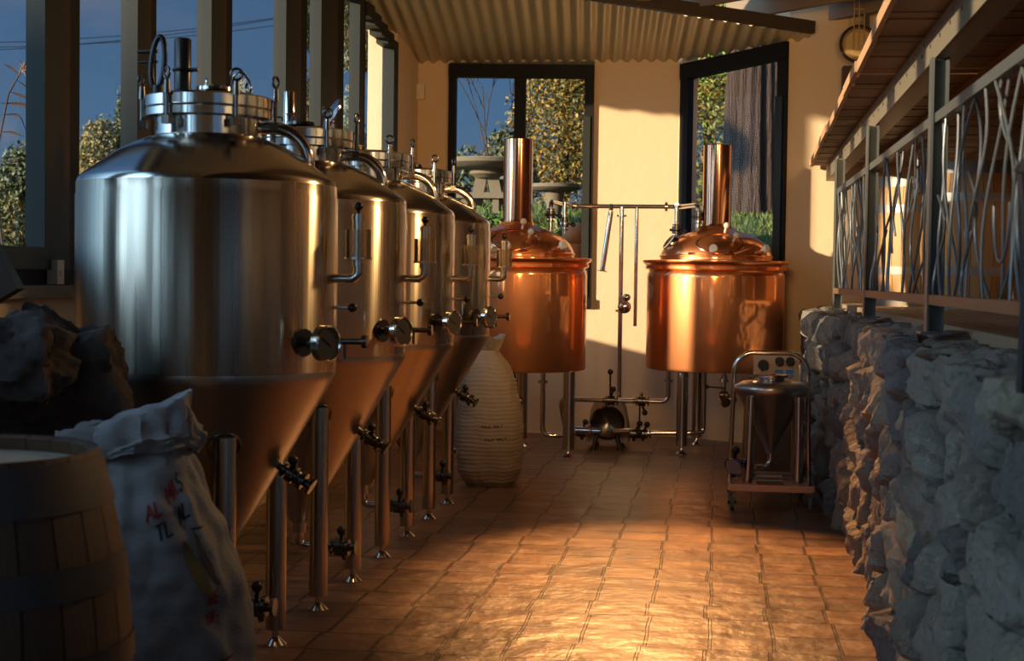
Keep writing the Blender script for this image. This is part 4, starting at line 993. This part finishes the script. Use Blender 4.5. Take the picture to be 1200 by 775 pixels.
# grass tufts on the bank (nobody could count the blades)
rs = np.random.RandomState(4); g = MB(); G_ = [(.07, .13, .02), (.10, .15, .025), (.05, .09, .015), (.17, .18, .05)]
for i in range(24000):
    x = rs.uniform(-4.5, 2.0); y = 15.5 + 5.5 * rs.rand() ** 1.2
    z = gz(x, y); h = rs.uniform(.03, .10); lx, ly = rs.normal(0, .05, 2); a = rs.uniform(0, PI); dx, dy = .012 * math.cos(a), .012 * math.sin(a)
    g.cur = tuple(np.array(G_[rs.randint(4)]) * rs.uniform(.7, 1.3)); g.add([(x - dx, y - dy, z - .02), (x + dx, y + dy, z - .02), (x + lx, y + ly, z + h)], [(0, 1, 2)], False)
o = g.build('grass', 'grass'); tag(o, 'green grass on the bank behind the windows', 'grass', kind='stuff')
tree((-2.55, 24.5, gz(-2.5, 24.5)), 'golden leaved tree filling the pane above the first copper kettle', 'tree', [(0, 0, 1.3, .85, 1.0, 1.3), (.1, 0, 3.0, .8, 1, 1.4), (-.1, 0, 4.6, .8, 1, 1.3), (.35, .2, 2.0, .6, .8, 1.5)], 42000, .036, YG, ([(0, 0, 0), (.05, 0, 2), (0, 0, 4)], .12), 2, group='trees behind the building')
tree((-.25, 25.5, gz(-.2, 25.5)), 'yellow green tree seen beside the thick trunk in the angled window', 'tree', [(0, 0, 1.0, .9, 1.0, 1.2), (.1, 0, 2.6, .9, 1, 1.3), (.1, 0, 4.2, .8, 1, 1.2), (.9, .2, 2.4, .7, .8, 2.2)], 40000, .036, YG[:3] + [(.18, .27, .04), (.26, .30, .05)], ([(0, 0, 0), (.05, 0, 2), (0, 0, 4)], .12), 3, group='trees behind the building')
tree((-4.2, 22.3, gz(-4.2, 22.3)), 'low dark bushes behind the concrete table outside the window', 'bush', [(.5, 0, .55, .6, .6, .65), (-.3, 0, .45, .6, .6, .5), (1.1, 0, .75, .45, .5, .8), (-1.0, .2, .4, .5, .5, .5)], 9000, .05, DG + [(.16, .09, .04)], None, 5, 'dark_bush')
# big trunk
t = thing('thick_tree', (atY(883, 200, 20.5).x, 20.5, gz(.4, 20.5) - .05), 'thick trunk with deeply ridged bark behind the angled window', 'tree', 'trees behind the building')
mb = MB()
def tk(u, v):
    a = 2 * PI * u; r_ = .33 + .12 * (1 - v) ** 6 + .03 * math.sin(7 * a + 2 * v) + .02 * math.sin(17 * a) + .03 * noise.noise(V(math.cos(a) * 4, math.sin(a) * 4, v * 8)); return V(r_ * math.cos(a), r_ * math.sin(a), 6 * v)
mb.grid(tk, 120, 40, True); mb.build('trunk', 'bark', t)
# bare sapling
bt = thing('bare_sapling', (atY(575, 200, 21).x, 21, gz(-3, 21)), 'bare twiggy sapling against the sky behind the concrete table', 'tree', 'trees behind the building')
mb = MB(); rb = random.Random(5)
def twig(p, d, r_, ln, lv):
    pts = [p]; q = V(p)
    for k in range(5): d = (d + V(rb.uniform(-.16, .16), rb.uniform(-.16, .16), rb.uniform(-.05, .1))).normalized(); q = q + d * ln / 5; pts.append(q)
    mb.tube(pts, r_, 6, r2=r_ * .45)
    if lv:
        for k in range(4): twig(pts[rb.randrange(2, 6)], (d + V(rb.uniform(-.7, .7), rb.uniform(-.4, .4), rb.uniform(.0, .5))).normalized(), r_ * .62, ln * .62, lv - 1)
twig(V(0, 0, 0), V(-.2, 0, 1), .016, 1.7, 3); twig(V(.25, 0, 0), V(.15, 0, 1), .014, 1.6, 2)
mb.build('branches', 'twig', bt)
# concrete table and bench
p = atY(571, 188, 18.6); t = thing('concrete_table', (p.x, 18.6, gz(p.x, 18.6)), 'round mossy concrete table on a split pedestal outside the window', 'table'); hz = p.z - gz(p.x, 18.6)
mb = MB(); mb.lathe([(0, hz - .11), (.40, hz - .10), (.50, hz - .04), (.51, hz), (.5, hz + .015), (0, hz + .02)], n=48); mb.build('top', 'concrete', t)
mb = MB(); mb.lathe([(.20, hz - .1), (.22, hz - .17), (.13, hz - .22)], n=20)
for x in (-.07, .08): mb.bar((x * 1.9, 0, .3), (x * .7, 0, hz - .12), .09, .14)
mb.build('pedestal', 'concrete', t)
p0 = atY(532, 230, 18.2); t = MB(); t.box((0, 0, 0), (.62, .3, .07)); t.box((.08, .05, -.5), (.16, .25, 0)); t.box((.46, .05, -.5), (.54, .25, 0)); o = t.build('stone_bench', 'concrete', loc=(p0.x, 18.2, p0.z - .02)); tag(o, 'low concrete bench slab in front of the round table outside', 'bench')
p0 = atY(650, 222, 18.0); t = MB(); t.lathe([(0, -.02), (.24, -.02), (.30, .02), (.30, .06), (0, .06)], n=36); t.lathe([(.1, -.6), (.08, -.3), (.12, -.02)], n=16); o = t.build('bird_bath', 'concrete', loc=(p0.x, 18.0, p0.z)); tag(o, 'flat dark concrete bird bath outside between the chimney and the column', 'bird bath')
p0 = atY(676, 275, 16.1); t = MB(); t.ball((0, 0, 0), .16, 18, (1, 1, .8)); t.lathe([(.13, -.1), (.11, -.3), (0, -.3)], n=20); o = t.build('terracotta_urn', 'terracotta', loc=(p0.x, 16.1, p0.z)); tag(o, 'orange terracotta urn outside, low in the window by the column', 'urn')
tree((atY(560, 245, 17.4).x, 17.4, atY(560, 277, 17.4).z), 'bright green bush under the concrete bench outside', 'bush', [(0, 0, .1, .3, .3, .15), (.3, 0, .12, .25, .25, .15)], 3600, .04, GG, None, 6, 'green_bush')
tree((atY(650, 275, 17).x, 17, atY(650, 300, 17).z), 'spiky green plant outside behind the first kettle dome', 'bush', [(0, 0, .12, .28, .28, .26)], 700, .12, GG + [(.35, .33, .15)], None, 7, 'spiky_plant', thin=.25)
# left garden
def far(px, py, Y): p = atY(px, py, Y); return p
def shrub(px, top, bot, wpx, Y, lab, cols, n, size, seed, name='garden_shrub', thin=1.0):
    a, b_ = far(px, top, Y), far(px, bot, Y); w_ = wpx / F_PX * Y / 2; h = a.z - b_.z
    g0 = gz(b_.x, Y); zb = min(b_.z, g0) ; h = a.z - zb
    return tree((b_.x, Y, zb), lab, 'bush', [(0, 0, h * .5, w_, w_, h * .5), (-w_ * .4, 0, h * .35, w_ * .6, w_ * .6, h * .4), (w_ * .45, 0, h * .4, w_ * .55, w_ * .55, h * .42)], n, size, cols, None, seed, name, thin, 'shrubs beyond the glazed wall')
OL = [(.20, .17, .05), (.13, .13, .045), (.28, .22, .07), (.08, .09, .03)]
shrub(30, 172, 290, 75, 19, 'dark bush low in the first pane under the reed plume', DG, 16000, .036, 11)
shrub(120, 140, 200, 60, 26, 'golden brown hedge behind the first fermenter lid', OL + [(.42, .3, .1)], 16000, .036, 12)
shrub(146, 98, 200, 26, 27, 'dark narrow conifer behind the golden hedge', DG, 9000, .04, 13, 'slim_conifer', .5)
shrub(10, 232, 300, 60, 15, 'olive weeds at the foot of the first pane', OL, 7000, .03, 14)
shrub(282, 92, 330, 40, 24, 'pale shrub seen between the window posts behind the fermenter lid', [(.24, .25, .17), (.30, .28, .18), (.17, .19, .12)], 12000, .032, 15)
shrub(352, 82, 330, 34, 26, 'yellow green shrub seen between the window posts', YG[:3], 12000, .036, 16)
shrub(412, 100, 330, 36, 28, 'grey green shrub seen through the last wide pane', [(.22, .25, .18), (.28, .28, .18), (.15, .18, .11)], 12000, .036, 17)
# pine boughs near the eave
p = far(428, 42, 17); tree((p.x, 17, p.z), 'dark pine bough hanging in the top of the last panes', 'tree', [(0, 0, 0, .33, .35, .22), (.22, 0, -.2, .2, .25, .16), (-.25, 0, .2, .25, .3, .2), (-.1, .1, -.28, .18, .2, .12)], 3200, .085, [(.07, .09, .03), (.12, .11, .04), (.20, .15, .06)], ([(-.9, .6, 1.4), (-.2, .1, .3), (.3, 0, -.3)], .03), 18, 'pine_bough', .22)
p = far(350, 10, 19); tree((p.x, 19, p.z), 'pine tuft high between the window posts', 'tree', [(0, 0, 0, .2, .3, .35), (.05, 0, -.35, .14, .2, .2)], 1400, .085, [(.07, .09, .03), (.12, .11, .04)], ([(-.3, .6, 1.4), (0, .1, .2)], .025), 19, 'pine_bough', .22)
# reed with plume just outside
p = far(22, 300, 8.3); t = thing('reed_plant', (p.x, 8.3, gz(p.x, 8.3)), 'tall reed with a feathery plume close outside the first pane', 'reed')
def loc_(px, py): q = far(px, py, 8.3); return q - V(p.x, 8.3, gz(p.x, 8.3))
mb = MB(); mb.tube([(0, 0, 0), loc_(-8, 200), loc_(10, 110), loc_(28, 78), loc_(44, 52)], .008, 6, r2=.003); mb.build('stem', 'twig', t)
mb = MB(); rr = random.Random(2)
for k in range(150):
    u = rr.random(); b0 = loc_(25 + 25 * u, 84 - 36 * u); e = b0 + V(rr.uniform(-.02, .12), rr.uniform(-.08, .08), rr.uniform(-.06, .05)); mb.tube([b0, (b0 + e) / 2 + V(0, 0, .015), e], .0022, 4, r2=.0008)
mb.build('plume', pbr('reed plume', (.33, .20, .11), .9), t)
def blade(pts, w_):
    mb = MB(); P = [loc_(*q) for q in pts]; P = rounded(P, .3, 5); vs, fs = [], []
    for i, q in enumerate(P):
        d = (P[min(i + 1, len(P) - 1)] - P[max(i - 1, 0)]).normalized(); s_ = d.cross(V(0, 1, .3)).normalized(); ww = w_ * math.sin(PI * (i + .3) / (len(P) + .3)); vs += [q - s_ * ww, q + V(0, .006, 0), q + s_ * ww]
    for i in range(len(P) - 1): fs += [(3 * i, 3 * i + 1, 3 * i + 4, 3 * i + 3), (3 * i + 1, 3 * i + 2, 3 * i + 5, 3 * i + 4)]
    mb.add(vs, fs); mb.build('blade', 'twig', t)
blade([(0, 121), (25, 122), (54, 131)], .013); blade([(20, 94), (38, 106), (54, 114)], .011); blade([(10, 107), (25, 112), (40, 119)], .009); blade([(0, 135), (14, 134), (24, 135), (30, 152)], .008); blade([(5, 75), (14, 80), (22, 86)], .009); blade([(28, 82), (40, 92), (54, 102)], .01); blade([(-5, 155), (15, 155), (28, 160)], .008)
for k, (y0, y1) in enumerate(((47, 30), (52, 36), (57, 25))):
    a, b_ = far(-60, y0 + 4, 42), far(330, y1 - 10 + 3 * k, 46); mid = (a + b_) / 2 - V(0, 0, .18); mb = MB(); mb.tube([a, (a + mid) / 2 - V(0, 0, .05), mid, (b_ + mid) / 2 - V(0, 0, .05), b_], .012, 5)
    o = mb.build('power_line', 'cable'); tag(o, ('topmost', 'middle', 'lowest')[k] + ' of three thin overhead cables crossing the sky outside', 'cable', 'overhead cables')
# unseen barn-shaped blocker, added to keep the sun off the near end
t = thing('sun_blocker', (-30, -16.4, 0), 'long plain barn shape added to block the sun, mirrored in the nearest fermenter', 'sun blocker')
mb = MB(); mb.box((-4, -40, 0), (0, 0, 7.8)); mb.build('walls', 'blocker_wall', t)
mb = MB(); mb.add([(-4.3, -40.3, 7.8), (.3, -40.3, 7.8), (.3, .3, 7.8), (-4.3, .3, 7.8), (-2, -40.3, 9.6), (-2, .3, 9.6)], [(0, 3, 2, 1), (0, 4, 5, 3), (1, 2, 5, 4), (0, 1, 4), (2, 3, 5)], False); mb.build('roof', 'ceiling_dark', t)

# ================================================================ LIGHT
SAZ, STAN = R(51), .18         # sun travels toward +X+Y, sinking
sd = V(math.sin(SAZ), math.cos(SAZ), -STAN).normalized()
sun = bpy.data.lights.new('sun', 'SUN'); so = bpy.data.objects.new('sun', sun); COL.objects.link(so)
so.rotation_euler = sd.to_track_quat('-Z', 'Y').to_euler(); sun.energy = 6.4; sun.color = (1, .80, .55); sun.angle = R(1.2)
sp_ = bpy.data.lights.new('added_floor_spot', 'SPOT'); spo = bpy.data.objects.new('added_floor_spot', sp_); COL.objects.link(spo)  # spot added out of view to make the warm floor patch
spo.location = (-.75, 12.0, 3.95); spo.rotation_euler = (V(-.12, 7.95, 0) - V(spo.location)).to_track_quat('-Z', 'Y').to_euler()
sp_.energy = 1700; sp_.color = (1, .46, .15); sp_.spot_size = R(34); sp_.spot_blend = .75; sp_.shadow_soft_size = .04
s2_ = bpy.data.lights.new('added_back_fill', 'SPOT'); s2o = bpy.data.objects.new('added_back_fill', s2_); COL.objects.link(s2o)  # unseen fill added to warm the back wall, roof sheet and kettles
s2o.location = (-.3, 6.0, 2.95); s2o.rotation_euler = (V(-1.0, 14.5, 2.7) - V(s2o.location)).to_track_quat('-Z', 'Y').to_euler()
s2_.energy = 330; s2_.color = (1, .60, .27); s2_.spot_size = R(62); s2_.spot_blend = 1; s2_.shadow_soft_size = .6
s3_ = bpy.data.lights.new('added_roof_fill', 'POINT'); s3o = bpy.data.objects.new('added_roof_fill', s3_); COL.objects.link(s3o)  # unseen fill added above the soffit to brighten the ceiling and tanks
s3o.location = (1.3, 8.0, 3.35); s3_.energy = 125; s3_.color = (1, .62, .27); s3_.shadow_soft_size = .15
wd = bpy.data.worlds.new('dusk sky'); sc.world = wd; wd.use_nodes = True; nt = wd.node_tree; nt.nodes.clear()
out = nt.nodes.new('ShaderNodeOutputWorld'); bg = nt.nodes.new('ShaderNodeBackground'); L(nt, bg.outputs[0], out.inputs[0])
tc = N(nt, 'ShaderNodeTexCoord'); sp = N(nt, 'ShaderNodeSeparateXYZ'); L(nt, tc.outputs['Generated'], sp.inputs[0])
rp = N(nt, 'ShaderNodeValToRGB'); cr = rp.color_ramp; L(nt, sp.outputs['Z'], rp.inputs[0])
cr.elements[0].position = 0; cr.elements[0].color = (.10, .115, .14, 1); cr.elements[1].position = .9; cr.elements[1].color = (.045, .11, .26, 1)
e_ = cr.elements.new(.10); e_.color = (.05, .105, .19, 1); e_ = cr.elements.new(.25); e_.color = (.03, .075, .165, 1)
nz = N(nt, 'ShaderNodeTexNoise'); nz.inputs['Scale'].default_value = 4.5; nz.inputs['Detail'].default_value = 5; mp = N(nt, 'ShaderNodeMapping'); mp.inputs['Scale'].default_value = (1, 1, 3); L(nt, tc.outputs['Generated'], mp.inputs[0]); L(nt, mp.outputs[0], nz.inputs['Vector'])
cl = N(nt, 'ShaderNodeMapRange'); cl.inputs['From Min'].default_value = .52; cl.inputs['From Max'].default_value = .78; cl.inputs['To Max'].default_value = .55; L(nt, nz.outputs[0], cl.inputs[0])
mx = N(nt, 'ShaderNodeMix'); mx.data_type = 'RGBA'; L(nt, cl.outputs[0], mx.inputs[0]); L(nt, rp.outputs[0], mx.inputs[6]); mx.inputs[7].default_value = (.20, .16, .16, 1)
# warm glow of the low sun in the sky around it
dt = N(nt, 'ShaderNodeVectorMath', operation='DOT_PRODUCT'); dt.inputs[1].default_value = -sd; L(nt, tc.outputs['Generated'], dt.inputs[0])
mxx = N(nt, 'ShaderNodeMath', operation='MAXIMUM'); mxx.inputs[1].default_value = 0; L(nt, dt.outputs['Value'], mxx.inputs[0])
pw = N(nt, 'ShaderNodeMath', operation='POWER'); pw.inputs[1].default_value = 9; L(nt, mxx.outputs[0], pw.inputs[0])
gm = N(nt, 'ShaderNodeMix'); gm.data_type = 'RGBA'; gm.blend_type = 'ADD'; gm.clamp_factor = False
gl = N(nt, 'ShaderNodeMath', operation='MULTIPLY'); gl.inputs[1].default_value = 3.0; L(nt, pw.outputs[0], gl.inputs[0]); L(nt, gl.outputs[0], gm.inputs[0]); L(nt, mx.outputs[2], gm.inputs[6]); gm.inputs[7].default_value = (.50, .66, .82, 1)
pw2 = N(nt, 'ShaderNodeMath', operation='POWER'); pw2.inputs[1].default_value = 3; L(nt, mxx.outputs[0], pw2.inputs[0])
g2 = N(nt, 'ShaderNodeMix'); g2.data_type = 'RGBA'; g2.blend_type = 'ADD'; g2.clamp_factor = False; L(nt, pw2.outputs[0], g2.inputs[0]); L(nt, gm.outputs[2], g2.inputs[6]); g2.inputs[7].default_value = (.62, 1.25, 1.95, 1)
L(nt, g2.outputs[2], bg.inputs[0]); bg.inputs[1].default_value = 1.0

# ================================================================ RENDER LOOK
sc.view_settings.view_transform = 'Standard'; sc.view_settings.look = 'None'; sc.view_settings.gamma = 1; sc.view_settings.use_curve_mapping = False
sc.view_settings.exposure = 0.5
cy = sc.cycles
cy.max_bounces = 10; cy.diffuse_bounces = 5; cy.glossy_bounces = 6; cy.transparent_max_bounces = 16; cy.transmission_bounces = 6
cy.caustics_reflective = True; cy.blur_glossy = .6; cy.sample_clamp_indirect = 6; cy.use_denoising = True
